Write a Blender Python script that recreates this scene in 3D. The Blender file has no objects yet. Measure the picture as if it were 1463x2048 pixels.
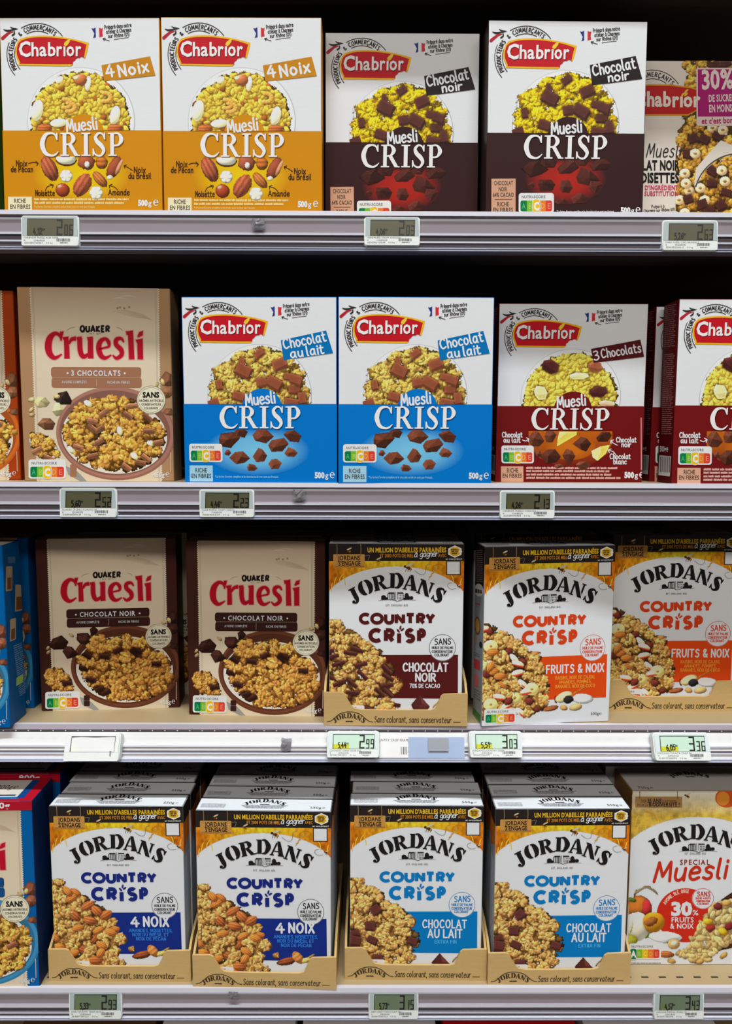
import bpy, bmesh, math, random
import numpy as np
from mathutils import Matrix, Vector

# ------------------------------------------------------------------ camera
C = bpy.context.scene.collection
SC = bpy.context.scene
Z0 = 1.35                       # eye height above the floor
FPX, TH, YAW, ROLL, CD = 1488.52, 0.0992, 0.0042, 0.0028, 0.932
fwd = np.array([math.sin(YAW)*math.cos(TH), math.cos(YAW)*math.cos(TH), -math.sin(TH)])
_r = np.array([math.cos(YAW), -math.sin(YAW), 0.0])
_u = np.cross(_r, fwd)
RT = math.cos(ROLL)*_r + math.sin(ROLL)*_u
UP = -math.sin(ROLL)*_r + math.cos(ROLL)*_u
cd = bpy.data.cameras.new('camera')
cam = bpy.data.objects.new('camera', cd)
C.objects.link(cam)
cd.sensor_fit = 'HORIZONTAL'
cd.sensor_width = 36.0
cd.lens = FPX/1463*36.0
cd.clip_start = 0.02
M4 = Matrix(((RT[0], UP[0], -fwd[0], 0), (RT[1], UP[1], -fwd[1], -CD), (RT[2], UP[2], -fwd[2], Z0), (0, 0, 0, 1)))
cam.matrix_world = M4
SC.camera = cam
CAMP = np.array([0, -CD, Z0])

# ------------------------------------------------------------------ light and exposure
SC.view_settings.view_transform = 'Standard'
SC.view_settings.look = 'None'
SC.view_settings.gamma = 1.0
SC.view_settings.use_curve_mapping = False
SC.view_settings.exposure = 0.0
w = bpy.data.worlds.new('store_ambience')
SC.world = w
w.use_nodes = True
bg = w.node_tree.nodes['Background']
bg.inputs[0].default_value = (1.0, 0.90, 0.80, 1)
bg.inputs[1].default_value = 0.055

def area(name, loc, target, sx, sy, power, col):
    ld = bpy.data.lights.new(name, 'AREA')
    ld.shape = 'RECTANGLE'
    ld.size, ld.size_y, ld.energy, ld.color = sx, sy, power, col
    o = bpy.data.objects.new(name, ld)
    C.objects.link(o)
    o.location = loc
    o.rotation_euler = (Vector(target)-Vector(loc)).to_track_quat('-Z', 'Z').to_euler()
    return o
area('shelf_strip_lamp', (0.0, -1.0, Z0+2.5), (0, 0.05, Z0-0.95), 6.0, 0.2, 27, (0.92, 0.975, 1.0)).data.spread = math.radians(50)
area('aisle_fill_light', (0.0, -4.0, Z0+2.5), (0, 0, Z0-0.3), 6.0, 0.5, 116, (1.0, 0.93, 0.86))  # unseen fill light, added to lift shaded fronts and the lower rows

# ------------------------------------------------------------------ small helpers
def lin(c):
    c = np.asarray(c, float)/255.0
    return np.where(c <= 0.04045, c/12.92, ((c+0.055)/1.055)**2.4)
GAIN = 1.08
def col(r, g=None, b=None):
    if g is None:
        h = r.lstrip('#')
        r, g, b = int(h[0:2], 16), int(h[2:4], 16), int(h[4:6], 16)
    return np.clip(lin((r, g, b))*GAIN, 0, 0.86)
WHITE = col(222, 225, 228)

def proj(p):
    q = np.asarray(p, float)-CAMP
    z = q@fwd
    return (731.5+FPX*(q@RT)/z, 1024-FPX*(q@UP)/z)
def unp(px, py, y):
    """where the line of sight through a photo point meets the upright plane at depth y"""
    d = fwd + (px-731.5)/FPX*RT - (py-1024)/FPX*UP
    t = (y+CD)/d[1]
    return CAMP+d*t

def homog(src, W, H):
    dst = [(0, 0), (W, 0), (0, H), (W, H)]
    A, B = [], []
    for (x, y), (u, v) in zip(src, dst):
        A.append([x, y, 1, 0, 0, 0, -u*x, -u*y]); B.append(u)
        A.append([0, 0, 0, x, y, 1, -v*x, -v*y]); B.append(v)
    h = np.linalg.solve(np.array(A, float), np.array(B, float))
    return np.append(h, 1).reshape(3, 3)
def hmap(h, P):
    P = np.asarray(P, float)
    q = np.c_[P[:, 0], P[:, 1], np.ones(len(P))]@h.T
    return q[:, :2]/q[:, 2:3]

# ------------------------------------------------------------------ materials (all procedural)
MATS = {}
def mat(name, base=None, rough=0.5, attr=False, metal=0.0, spec=0.5, coat=0.0, noise=None, bump=None, alpha=1.0, emit=0):
    m = bpy.data.materials.new(name)
    m.use_nodes = True
    nt = m.node_tree
    b = nt.nodes['Principled BSDF']
    b.inputs['Roughness'].default_value = rough
    b.inputs['Metallic'].default_value = metal
    b.inputs['Specular IOR Level'].default_value = spec
    b.inputs['Coat Weight'].default_value = coat
    b.inputs['Coat Roughness'].default_value = 0.12
    if alpha < 1: b.inputs['Alpha'].default_value = alpha
    if attr:
        a = nt.nodes.new('ShaderNodeAttribute'); a.attribute_name = 'Col'
        src = a.outputs['Color']
    else:
        rgb = nt.nodes.new('ShaderNodeRGB'); rgb.outputs[0].default_value = (*base, 1)
        src = rgb.outputs[0]
    tc = nt.nodes.new('ShaderNodeTexCoord')
    if noise:
        sc, amt, stretch = noise
        mp = nt.nodes.new('ShaderNodeMapping'); mp.inputs['Scale'].default_value = stretch
        nt.links.new(tc.outputs['Object'], mp.inputs[0])
        n = nt.nodes.new('ShaderNodeTexNoise'); n.inputs['Scale'].default_value = sc; n.inputs['Detail'].default_value = 4
        nt.links.new(mp.outputs[0], n.inputs['Vector'])
        mr = nt.nodes.new('ShaderNodeMapRange'); mr.inputs['To Min'].default_value = 1-amt; mr.inputs['To Max'].default_value = 1+amt
        nt.links.new(n.outputs['Fac'], mr.inputs[0])
        mx = nt.nodes.new('ShaderNodeMix'); mx.data_type = 'RGBA'; mx.blend_type = 'MULTIPLY'; mx.inputs[0].default_value = 1
        nt.links.new(src, mx.inputs[6]); nt.links.new(mr.outputs[0], mx.inputs[7])
        src = mx.outputs[2]
    if bump:
        sc, st = bump
        n2 = nt.nodes.new('ShaderNodeTexNoise'); n2.inputs['Scale'].default_value = sc
        nt.links.new(tc.outputs['Object'], n2.inputs['Vector'])
        bp = nt.nodes.new('ShaderNodeBump'); bp.inputs['Strength'].default_value = st; bp.inputs['Distance'].default_value = 0.001
        nt.links.new(n2.outputs['Fac'], bp.inputs['Height']); nt.links.new(bp.outputs[0], b.inputs['Normal'])
    nt.links.new(src, b.inputs['Base Color'])
    MATS[name] = m
    return m
mat('printed_carton', attr=True, rough=0.42, spec=0.10, noise=(60, 0.03, (1, 1, 9)))
mat('kraft_board', col(196, 164, 108), rough=0.8, spec=0.2, noise=(70, 0.10, (1, 1, 5)), bump=(220, 0.15))
mat('kraft_print', attr=True, rough=0.8, spec=0.2)
mat('shelf_deck', col(168, 147, 112), rough=0.38, spec=0.4, noise=(9, 0.05, (1, 1, 1)))
mat('dark_panel', (0.035, 0.027, 0.023), rough=0.9, spec=0.0, noise=(5, 0.3, (1, 1, 1)))
mat('floor_tile', (0.55, 0.53, 0.50), rough=0.5, noise=(4, 0.1, (1, 1, 1)))
mat('rail_lavender', col(150, 141, 150), rough=0.45, spec=0.4, noise=(14, 0.06, (0.2, 1, 1)))
mat('rail_dark', col(92, 86, 94), rough=0.45, spec=0.4, noise=(14, 0.06, (0.2, 1, 1)))
mat('rail_ridge', col(205, 208, 220), rough=0.35, spec=0.5, noise=(14, 0.04, (0.2, 1, 1)))
mat('rail_blue', col(160, 166, 190), rough=0.35, spec=0.5, noise=(14, 0.05, (0.2, 1, 1)))
mat('rail_lip', col(198, 196, 206), rough=0.4, spec=0.5, noise=(20, 0.05, (0.3, 1, 1)))
mat('rail_glare_white', col(236, 240, 240), rough=0.3, spec=0.6, noise=(40, 0.05, (0.4, 1, 3)))  # rail colour whitened to carry the glare on the third shelf's rail
mat('tag_shell', col(176, 188, 188), rough=0.45, spec=0.4, noise=(30, 0.02, (1, 1, 1)))
mat('tag_rim', col(225, 230, 228), rough=0.4, spec=0.4, noise=(30, 0.02, (1, 1, 1)))
mat('tag_print', attr=True, rough=0.35, spec=0.4)
mat('clear_tape', col(150, 148, 152), rough=0.25, spec=0.6, noise=(90, 0.2, (1, 1, 1)), bump=(120, 0.6), alpha=0.75)

# ------------------------------------------------------------------ object helpers
def mesh_from(name, V, F, Cc=None, mats=('printed_carton',), fm=None, smooth=False):
    me = bpy.data.meshes.new(name)
    me.from_pydata([tuple(v) for v in V], [], F)
    if Cc is not None:
        a = me.attributes.new('Col', 'FLOAT_COLOR', 'POINT')
        c4 = np.ones((len(V), 4)); c4[:, :3] = Cc
        a.data.foreach_set('color', c4.astype(np.float32).ravel())
    for m in mats: me.materials.append(MATS[m])
    if fm is not None: me.polygons.foreach_set('material_index', fm)
    if smooth: me.polygons.foreach_set('use_smooth', [True]*len(me.polygons))
    me.update()
    return me
def link(name, me, parent=None):
    o = bpy.data.objects.new(name, me)
    C.objects.link(o)
    if parent: o.parent = parent
    return o
def tag(o, label, cat, group=None):
    o['label'] = label; o['category'] = cat
    if group: o['group'] = group
    return o
def struct(o):
    o['kind'] = 'structure'
    return o
def empty(name, loc, rot=(0, 0, 0)):
    o = bpy.data.objects.new(name, None)
    C.objects.link(o); o.location = loc; o.rotation_euler = rot
    o.empty_display_size = 0.02
    return o
def bm_mesh(name, bm, mats):
    me = bpy.data.meshes.new(name); bm.to_mesh(me); bm.free()
    for m in mats: me.materials.append(MATS[m])
    return me
def boxes(name, specs, mats, bevel=0.0):
    """specs: (x0,x1,y0,y1,z0,z1[,material slot])"""
    bm = bmesh.new()
    for s in specs:
        x0, x1, y0, y1, z0, z1 = s[:6]
        r = bmesh.ops.create_cube(bm, size=1.0)
        for v in r['verts']:
            v.co = Vector((x0+(v.co.x+.5)*(x1-x0), y0+(v.co.y+.5)*(y1-y0), z0+(v.co.z+.5)*(z1-z0)))
        for f in {f for v in r['verts'] for f in v.link_faces}: f.material_index = s[6] if len(s) > 6 else 0
    if bevel: bmesh.ops.bevel(bm, geom=list(bm.edges), offset=bevel, segments=2, affect='EDGES')
    return bm_mesh(name, bm, mats)

# ------------------------------------------------------------------ lettering
HAND = {
'a': "35,38 22,46 8,36 4,16 13,2 26,6 35,24;-35,45 35,10 41,0", 'b': "-5,72 5,2;5,30 18,45 34,36 34,12 20,0 5,6",
'c': "34,38 22,46 8,36 4,18 14,2 34,6", 'd': "34,38 20,46 6,34 5,12 18,0 34,14;-35,72 35,0",
'e': "6,24 34,27 31,42 18,46 6,32 7,10 19,0 36,7", 'f': "30,68 20,72 13,58 13,0;-2,42 28,42",
'g': "34,38 20,46 6,34 6,14 18,4 34,18;35,45 35,-10 22,-24 6,-16", 'h': "-5,72 5,0;5,28 18,45 32,36 34,0",
'i': "-6,44 6,0;-6,60 6,64", 'ı': "-6,44 6,0", 'j': "10,44 10,-14 0,-22;-10,60 10,63", 'k': "-5,72 5,0;-30,44 6,20 32,0",
'l': "6,72 6,12 14,0", 'm': "-4,44 4,0;4,28 14,45 24,38 25,0;25,28 36,45 46,38 47,0", 'n': "-4,44 4,0;4,28 16,45 30,38 31,0",
'o': "@20,46 6,36 4,16 16,0 32,8 36,28", 'p': "-5,44 5,-24;5,30 18,45 34,36 34,14 20,1 5,8",
'q': "34,38 20,46 6,34 5,12 18,0 34,14;-35,44 35,-24", 'r': "-4,44 4,0;4,24 14,42 28,43", 's': "30,40 18,46 7,38 12,27 26,20 28,6 16,0 3,6",
't': "12,64 12,12 20,1 30,4;-1,46 28,46", 'u': "4,44 4,14 14,0 28,8 33,26;-33,44 34,0", 'v': "-2,44 16,0 32,44", 'w': "-2,44 12,0 24,36 36,0 50,44",
'x': "-3,44 32,0;-32,46 2,-2", 'y': "-2,44 17,4;-34,44 8,-24", 'z': "-3,44 31,44 2,1 33,1",
'A': "-2,0 24,70 46,0;-10,24 38,24", 'B': "-5,70 5,0;5,69 30,66 32,46 6,38;6,38 36,34 38,8 5,1", 'C': "44,58 28,70 8,54 4,26 18,2 46,10",
'D': "-5,70 5,0;5,69 34,62 46,36 34,8 5,1", 'E': "-36,69 5,69 5,1 37,1;-5,37 31,37", 'F': "-36,69 5,69 5,0;-5,37 31,37",
'G': "44,58 28,70 8,54 4,26 18,2 42,6 44,30;-44,32 28,32", 'H': "-5,70 5,0;-42,70 42,0;-5,36 42,36", 'I': "-6,70 6,0", 'J': "28,70 28,14 16,0 3,8",
'K': "-5,70 5,0;-38,70 6,32 40,0", 'L': "-5,70 5,1 36,1", 'M': "-3,0 9,70 28,18 47,70 54,0", 'N': "-5,0 5,70 42,0 42,70",
'O': "@26,70 8,56 4,28 18,2 38,6 48,34 42,60", 'P': "-5,70 5,0;5,69 32,66 38,50 28,34 5,30", 'Q': "@26,70 8,56 4,28 18,2 38,6 48,34 42,60;-30,20 48,-4",
'R': "-5,70 5,0;5,69 32,66 38,50 28,36 5,33;-20,34 40,0", 'S': "38,60 22,70 8,58 12,42 32,32 36,14 22,0 4,8", 'T': "-2,69 44,69;-23,69 23,0",
'U': "5,70 5,20 20,1 36,8 42,24 42,70", 'V': "-2,70 22,0 46,70", 'W': "-2,70 16,0 30,50 44,0 62,70", 'X': "-4,70 40,0;-40,70 2,0",
'Y': "-2,70 22,36 42,70;-22,36 22,0", 'Z': "-3,69 38,69 2,1 40,1",
'0': "@20,70 6,54 4,24 18,0 34,12 36,46", '1': "-4,54 18,70 18,0", '2': "4,56 18,70 32,58 24,34 4,1;-4,1 36,1", '3': "5,64 22,70 32,58 24,42 14,38;14,38 32,32 34,12 18,0 3,6",
'4': "-24,70 2,24 40,24;-28,48 28,0", '5': "-34,69 9,69 7,40;7,40 26,42 34,24 24,4 4,4", '6': "30,66 12,50 5,20 18,0 34,12 26,36 6,24", '7': "-3,69 36,69 14,0",
'8': "@20,38 6,52 20,70 34,54 20,38 5,18 20,0 36,18", '9': "34,48 20,34 6,48 20,70 34,56 30,20 18,0", '%': "@10,68 3,56 10,44 18,56;-38,70 8,0;@36,26 29,14 36,2 44,14",
'&': "44,0 10,50 20,70 32,58 8,24 16,2 34,6 44,26", "'": "-6,70 4,54", '.': "-5,3 5,0", ',': "-7,4 2,-12", '(': "16,76 4,36 16,-8", ')': "4,76 16,36 4,-8", '-': "-2,30 24,30", '+': "-2,32 34,32;-18,50 18,14",
'?': "4,58 18,70 30,56 18,36 18,22;-18,3 18,0", '!': "-6,70 6,20;-6,3 6,0", '_': "-0,2 60,2",
}
ACC = {'é': ('e', "-14,54 28,66"), 'è': ('e', "-10,66 24,54"), 'à': ('a', "-10,66 26,54"), 'ô': ('o', "-8,52 20,64 34,52"), 'ç': ('c', "22,0 26,-8 14,-16"),
       'É': ('E', "-14,78 28,90"), 'È': ('E', "-10,90 26,78"), 'Ç': ('C', "26,0 30,-10 18,-18"), 'À': ('A', "-14,90 30,78"), 'Ê': ('E', "-8,78 20,90 34,78")}
def _parse(g):
    out = []
    for s in g.split(';'):
        kind = 's'
        if s[0] == '-': kind, s = 'p', s[1:]
        elif s[0] == '@': kind, s = 'c', s[1:]
        out.append((kind, [tuple(float(k) for k in q.split(',')) for q in s.split(' ')]))
    return out
GL = {k: _parse(v) for k, v in HAND.items()}
for k, (b, e) in ACC.items(): GL[k] = GL[b]+_parse(e)
GW = {k: max(p[0] for _, s in v for p in s) for k, v in GL.items()}

def _arc(cx, cy, rx, ry, a0, a1, n=14):
    return [(cx+rx*math.cos(math.radians(a0+(a1-a0)*k/n)), cy+ry*math.sin(math.radians(a0+(a1-a0)*k/n))) for k in range(n+1)]
_bowl = [(6, 69), (18, 69), (26, 69)]+_arc(27, 51, 18, 18, 80, -80, 8)+[(26, 33), (18, 33), (6, 33)]
GEO = {'C': [('s', _arc(34, 35, 34, 35, 48, 312))], 'O': [('c', _arc(35, 35, 35, 35, 0, 340, 17))], 'U': [('s', [(3, 70), (3, 50), (3, 30)]+_arc(27, 26, 24, 26, 190, 350)+[(51, 30), (51, 50), (51, 70)])],
       'N': [('p', [(4, 0), (4, 70)]), ('p', [(3, 68), (53, 2)]), ('p', [(52, 0), (52, 70)])], 'T': [('p', [(0, 69), (48, 69)]), ('p', [(24, 69), (24, 0)])],
       'R': [('p', [(6, 70), (6, 0)]), ('s', _bowl), ('p', [(22, 34), (46, 0)])], 'P': [('p', [(6, 70), (6, 0)]), ('s', _bowl)], 'Y': [('p', [(0, 70), (24, 32)]), ('p', [(48, 70), (24, 32)]), ('p', [(24, 36), (24, 0)])],
       'S': [('s', _arc(22, 52.5, 18, 17.5, 35, 250, 10)+_arc(22, 17.5, 20, 18, 70, -150, 10))]}
GEOW = {k: max(q[0] for _, s_ in v for q in s_) for k, v in GEO.items()}

def catmull(P, closed=False, n=5):
    P = [np.array(p, float) for p in P]
    if len(P) < 3 and not closed: return np.array(P)
    m = len(P)
    out = []
    for i in range(m if closed else m-1):
        if closed: a, b, c, d = P[i-1], P[i], P[(i+1) % m], P[(i+2) % m]
        else: a, b, c, d = P[max(i-1, 0)], P[i], P[i+1], P[min(i+2, m-1)]
        for k in range(n):
            t = k/n
            out.append(.5*((2*b)+(c-a)*t+(2*a-5*b+4*c-d)*t*t+(3*b-3*c+d-a)*t**3))
    out.append(P[0] if closed else P[-1])
    return np.array(out)

_FC = {}
def fpolys(ch, bold):
    k = (ch, bold)
    if k not in _FC:
        cu = bpy.data.curves.new('t', 'FONT'); cu.body = ch; cu.resolution_u = 2; cu.offset = bold
        ob = bpy.data.objects.new('t', cu)
        me = bpy.data.meshes.new_from_object(ob)
        V = np.array([(v.co.x, v.co.y) for v in me.vertices]).reshape(-1, 2)
        _FC[k] = (V, [tuple(p.vertices) for p in me.polygons])
        bpy.data.objects.remove(ob); bpy.data.curves.remove(cu); bpy.data.meshes.remove(me)
    return _FC[k]
_FW = {}
def fadv(ch):
    if ch == ' ': return 0.3
    V, _ = fpolys(ch, 0.0)
    return (V[:, 0].max()+0.07) if len(V) else 0.3

LV = 0.00009
def front_plane(W, H):
    return lambda uv, d: np.c_[uv[:, 0]-W/2, -np.asarray(d)*np.ones(len(uv)), H-uv[:, 1]]
def top_plane(W, H, T):      # v runs from the back edge to the front edge
    return lambda uv, d: np.c_[uv[:, 0]-W/2, T-uv[:, 1], H+np.asarray(d)*np.ones(len(uv))]
def low_x_plane(W, H, T):
    return lambda uv, d: np.c_[-W/2-np.asarray(d)*np.ones(len(uv)), T-uv[:, 0], H-uv[:, 1]]
def high_x_plane(W, H, T):
    return lambda uv, d: np.c_[W/2+np.asarray(d)*np.ones(len(uv)), uv[:, 0], H-uv[:, 1]]

class Art:
    """flat printing on one face of a carton: inked shapes in a drawing space mapped onto the face"""
    def __init__(s, h, plane, W, H):
        s.h, s.plane, s.W, s.H = h, plane, W, H
        s.V, s.Cc, s.F, s.n, s.k = [], [], [], 0, 0
        s.M = None
    def add(s, pts, faces, c, lv):
        pts = np.asarray(pts, float)
        if s.M is not None: pts = np.c_[pts, np.ones(len(pts))]@s.M.T
        uv = hmap(s.h, pts)
        uv[:, 0] = np.clip(uv[:, 0], 0, s.W); uv[:, 1] = np.clip(uv[:, 1], 0, s.H)
        s.k = (s.k+1) % 40
        s.V.append(s.plane(uv, lv*LV+s.k*1.3e-6))
        c = np.asarray(c, float)
        s.Cc.append(np.broadcast_to(c, (len(pts), 3)))
        s.F += [tuple(i+s.n for i in f) for f in faces]
        s.n += len(pts)
    def poly(s, pts, c, lv): s.add(pts, [tuple(range(len(pts)))], c, lv)
    def rect(s, x0, y0, x1, y1, c, lv): s.poly([(x0, y0), (x0, y1), (x1, y1), (x1, y0)], c, lv)
    def grad(s, x0, y0, x1, y1, c0, c1, lv):
        s.add([(x0, y0), (x0, y1), (x1, y1), (x1, y0)], [(0, 1, 2, 3)], [c0, c1, c1, c0], lv)
    def rrect(s, x0, y0, x1, y1, r, c, lv):
        P = []
        for cx, cy, a in ((x0+r, y0+r, 180), (x1-r, y0+r, 270), (x1-r, y1-r, 0), (x0+r, y1-r, 90)):
            for k in range(6):
                t = math.radians(a+18*k); P.append((cx+r*math.cos(t), cy+r*math.sin(t)))
        s.poly(P, c, lv)
    def disc(s, cx, cy, rx, ry, c, lv, a0=0, a1=360, n=48, ang=0):
        ca, sa = math.cos(math.radians(ang)), math.sin(math.radians(ang))
        P = []
        for k in range(n+1 if a1-a0 < 360 else n):
            t = math.radians(a0+(a1-a0)*k/n); x, y = rx*math.cos(t), ry*math.sin(t)
            P.append((cx+x*ca-y*sa, cy+x*sa+y*ca))
        s.poly(P, c, lv)
    def glow(s, cx, cy, rx, ry, ymin, c0, c1, lv, n=36):
        P = [(cx, max(cy, ymin))]; cc = [c0]
        for f, m in ((0.55, 0.25), (1.0, 1.0)):
            for k in range(n):
                t = 2*math.pi*k/n; P.append((cx+rx*f*math.cos(t), max(ymin, cy+ry*f*math.sin(t)))); cc.append(c0*(1-m)+c1*m)
        F = [(0, 1+k, 1+(k+1) % n) for k in range(n)]+[(1+k, 1+n+k, 1+n+(k+1) % n, 1+(k+1) % n) for k in range(n)]
        s.add(P, F, np.array(cc), lv)
    def ring(s, cx, cy, rx, ry, w_, c, lv, a0=0, a1=360, n=48):
        s.stroke([(cx+rx*math.cos(math.radians(a0+(a1-a0)*k/n)), cy+ry*math.sin(math.radians(a0+(a1-a0)*k/n))) for k in range(n+1)], w_, c, lv, False, False)
    def stroke(s, P, w_, c, lv, smooth=True, cap=True, closed=False, n=5):
        P = [(p[0], p[1], p[2] if len(p) > 2 else w_) for p in P]
        Q = catmull(P, closed, n) if smooth else np.array(P, float)
        if len(Q) < 2: return
        X = Q[:, :2]; hw = np.maximum(Q[:, 2:3], .5)/2
        d = np.gradient(X, axis=0)
        L = np.linalg.norm(d, axis=1, keepdims=True); L[L < 1e-9] = 1
        d /= L
        if smooth:
            nn = np.c_[-d[:, 1], d[:, 0]]
            V = np.vstack([X+nn*hw, X-nn*hw]); m = len(X)
            F = [(i, i+1, m+i+1, m+i) for i in range(m-1)]
            s.add(V, F, c, lv)
        else:
            for i in range(len(X)-1):
                e = X[i+1]-X[i]; l = np.linalg.norm(e)
                if l < 1e-9: continue
                e = np.array([-e[1], e[0]])/l
                s.add([X[i]+e*hw[i], X[i+1]+e*hw[i+1], X[i+1]-e*hw[i+1], X[i]-e*hw[i]], [(0, 1, 2, 3)], c, lv)
                if 0 < i: s.dot(X[i], hw[i][0], c, lv)
        if cap and not closed:
            s.dot(X[0], hw[0][0], c, lv); s.dot(X[-1], hw[-1][0], c, lv)
    def dot(s, p, r, c, lv):
        if r < 2.2: return
        s.poly([(p[0]+r*math.cos(k*math.pi/5), p[1]+r*math.sin(k*math.pi/5)) for k in range(10)], c, lv)
    # --- pen lettering
    def _glyph(s, ch, T, w_, c, lv, cap, D=None):
        for kind, P in (D or GL).get(ch, ()):
            s.stroke([T(*p) for p in P], w_, c, lv, smooth=kind != 'p', cap=cap, closed=kind == 'c', n=4)
    def hand(s, txt, x0, x1, yb, cap, w_, c, lv, ang=0.0, slant=0.0, gap=14, round_=True, spacew=26, D=None):
        x, lay = 0, []
        for ch in txt:
            if ch == ' ': x += spacew; continue
            if ch not in GL: continue
            lay.append((ch, x)); x += (GEOW if D else GW)[ch]+gap
        sx = (x1-x0)/max(x-gap, 1); sy = cap/70
        ca, sa = math.cos(math.radians(ang)), math.sin(math.radians(ang))
        for ch, ox in lay:
            def T(px, py):
                a, b = (px+ox+slant*py)*sx, -py*sy
                return (x0+a*ca-b*sa, yb+a*sa+b*ca)
            s._glyph(ch, T, w_, c, lv, round_, D)
    def hand_arc(s, txt, cx, cy, r, a0, a1, cap, w_, c, lv, gap=14):
        x, lay = 0, []
        for ch in txt:
            if ch == ' ': x += 30; continue
            lay.append((ch, x)); x += GW[ch]+gap
        tot = x-gap; sy = cap/70
        sx = math.radians(abs(a1-a0))*r/tot
        for ch, ox in lay:
            ac = math.radians(a0+(a1-a0)*(ox+GW[ch]/2)/tot)
            ct, st = math.cos(ac), math.sin(ac)
            def T(px, py):
                rr = r+py*sy; t = (px-GW[ch]/2)*sx
                return (cx+ct*rr-st*t, cy+st*rr+ct*t)
            s._glyph(ch, T, w_, c, lv, False)
    # --- plain lettering
    def font(s, txt, x0, x1, yb, cap, c, lv, bold=0.0, ang=0.0, shear=0.0, space=0.0):
        x, lay = 0, []
        for ch in txt:
            if ch != ' ': lay.append((ch, x))
            x += fadv(ch)+space
        sx = (x1-x0)/x; sy = cap/0.69
        ca, sa = math.cos(math.radians(ang)), math.sin(math.radians(ang))
        for ch, ox in lay:
            V, F = fpolys(ch, bold)
            if not len(V): continue
            a = (V[:, 0]+ox+shear*V[:, 1])*sx; b = -V[:, 1]*sy
            s.add(np.c_[x0+a*ca-b*sa, yb+a*sa+b*ca], F, c, lv)
    def scribble(s, x0, x1, y, h, c, lv, seed=0):
        """a line of print too small to read: word-long bars"""
        R = random.Random(seed+int(y)*7+int(x0)); x = x0
        while x < x1:
            l = R.uniform(1.2, 5.5)*h; e = min(x+l, x1)
            k = x
            while k < e:
                g = R.uniform(.35, .6)*h; s.rect(k, y-h*R.uniform(.75, 1.05), min(k+g*.8, e), y, c, lv); k += g
            x = e+h*.45
    # --- drawn serif letters, unit height 100
    def shapes(s, spec, T, c, lv):
        for kind, P in spec:
            if kind == 'p': s.poly([T(*p) for p in P], c, lv)
            elif kind == 'd':
                x, y, r = P; s.poly([T(x+r*math.cos(k*math.pi/10), y+r*math.sin(k*math.pi/10)) for k in range(20)], c, lv)
            else:
                Q = catmull(P, False, 7); X = Q[:, :2]; hw = Q[:, 2:3]/2
                d = np.gradient(X, axis=0); d /= np.linalg.norm(d, axis=1, keepdims=True)
                nn = np.c_[-d[:, 1], d[:, 0]]; V = np.vstack([X+nn*hw, X-nn*hw]); m = len(X)
                s.add([T(*v) for v in V], [(i, i+1, m+i+1, m+i) for i in range(m-1)], c, lv)
    def pic(s, p, lv):
        h, w_ = p.M.shape
        uv = hmap(s.h, np.c_[p.X.ravel(), p.Y.ravel()])
        ok = p.M.ravel() & (uv[:, 0] >= 0) & (uv[:, 0] <= s.W) & (uv[:, 1] >= 0) & (uv[:, 1] <= s.H)
        ok = ok.reshape(h, w_)
        q = ok[:-1, :-1] & ok[1:, :-1] & ok[:-1, 1:] & ok[1:, 1:]
        use = np.zeros_like(ok); use[:-1, :-1] |= q; use[1:, :-1] |= q; use[:-1, 1:] |= q; use[1:, 1:] |= q
        idx = np.full(h*w_, -1); fl = use.ravel(); idx[fl] = np.arange(fl.sum())
        idx = idx.reshape(h, w_)
        s.V.append(s.plane(uv[fl], lv*LV)); s.Cc.append(np.clip(p.C.reshape(-1, 3)[fl], 0, .85))
        ii, jj = np.nonzero(q)
        F = np.c_[idx[ii, jj], idx[ii+1, jj], idx[ii+1, jj+1], idx[ii, jj+1]]+s.n
        s.F += [tuple(f) for f in F.tolist()]
        s.n += int(fl.sum())
    def mesh(s, name, m='printed_carton'):
        return mesh_from(name, np.vstack(s.V), s.F, np.vstack(s.Cc), (m,))

CRISP = {
'C': (90, [('s', [(80, 74, 4), (72, 93, 8), (50, 98, 9), (26, 88, 17), (12, 52, 23), (26, 14, 18), (54, 2, 9), (74, 6, 8), (90, 20, 3)]), ('p', [(76, 84), (80, 100), (86, 100), (86, 68), (81, 68)])]),
'R': (94, [('p', [(13, 100), (31, 100), (31, 0), (13, 0)]), ('p', [(2, 100), (40, 100), (40, 94), (2, 94)]), ('p', [(2, 0), (43, 0), (43, 6), (2, 6)]),
           ('s', [(28, 97, 7), (50, 96, 9), (65, 75, 20), (50, 53, 9), (28, 50, 7)]), ('p', [(36, 52), (56, 53), (86, 6), (96, 4), (96, 0), (70, 0)])]),
'I': (47, [('p', [(14, 100), (33, 100), (33, 0), (14, 0)]), ('p', [(2, 100), (45, 100), (45, 94), (2, 94)]), ('p', [(2, 0), (45, 0), (45, 6), (2, 6)])]),
'S': (66, [('s', [(58, 72, 4), (50, 92, 7), (32, 98, 9), (16, 82, 15), (23, 62, 19), (42, 45, 20), (54, 25, 16), (44, 5, 10), (28, 1, 8), (11, 10, 7), (5, 30, 4)]),
           ('p', [(53, 86), (57, 100), (62, 100), (62, 70), (57, 70)]), ('p', [(9, 14), (6, 0), (1, 0), (1, 32), (6, 32)])]),
'P': (76, [('p', [(13, 100), (31, 100), (31, 0), (13, 0)]), ('p', [(2, 100), (40, 100), (40, 94), (2, 94)]), ('p', [(2, 0), (43, 0), (43, 6), (2, 6)]),
           ('s', [(28, 97, 7), (52, 96, 9), (66, 72, 20), (52, 48, 9), (28, 45, 7)])]),
}
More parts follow.
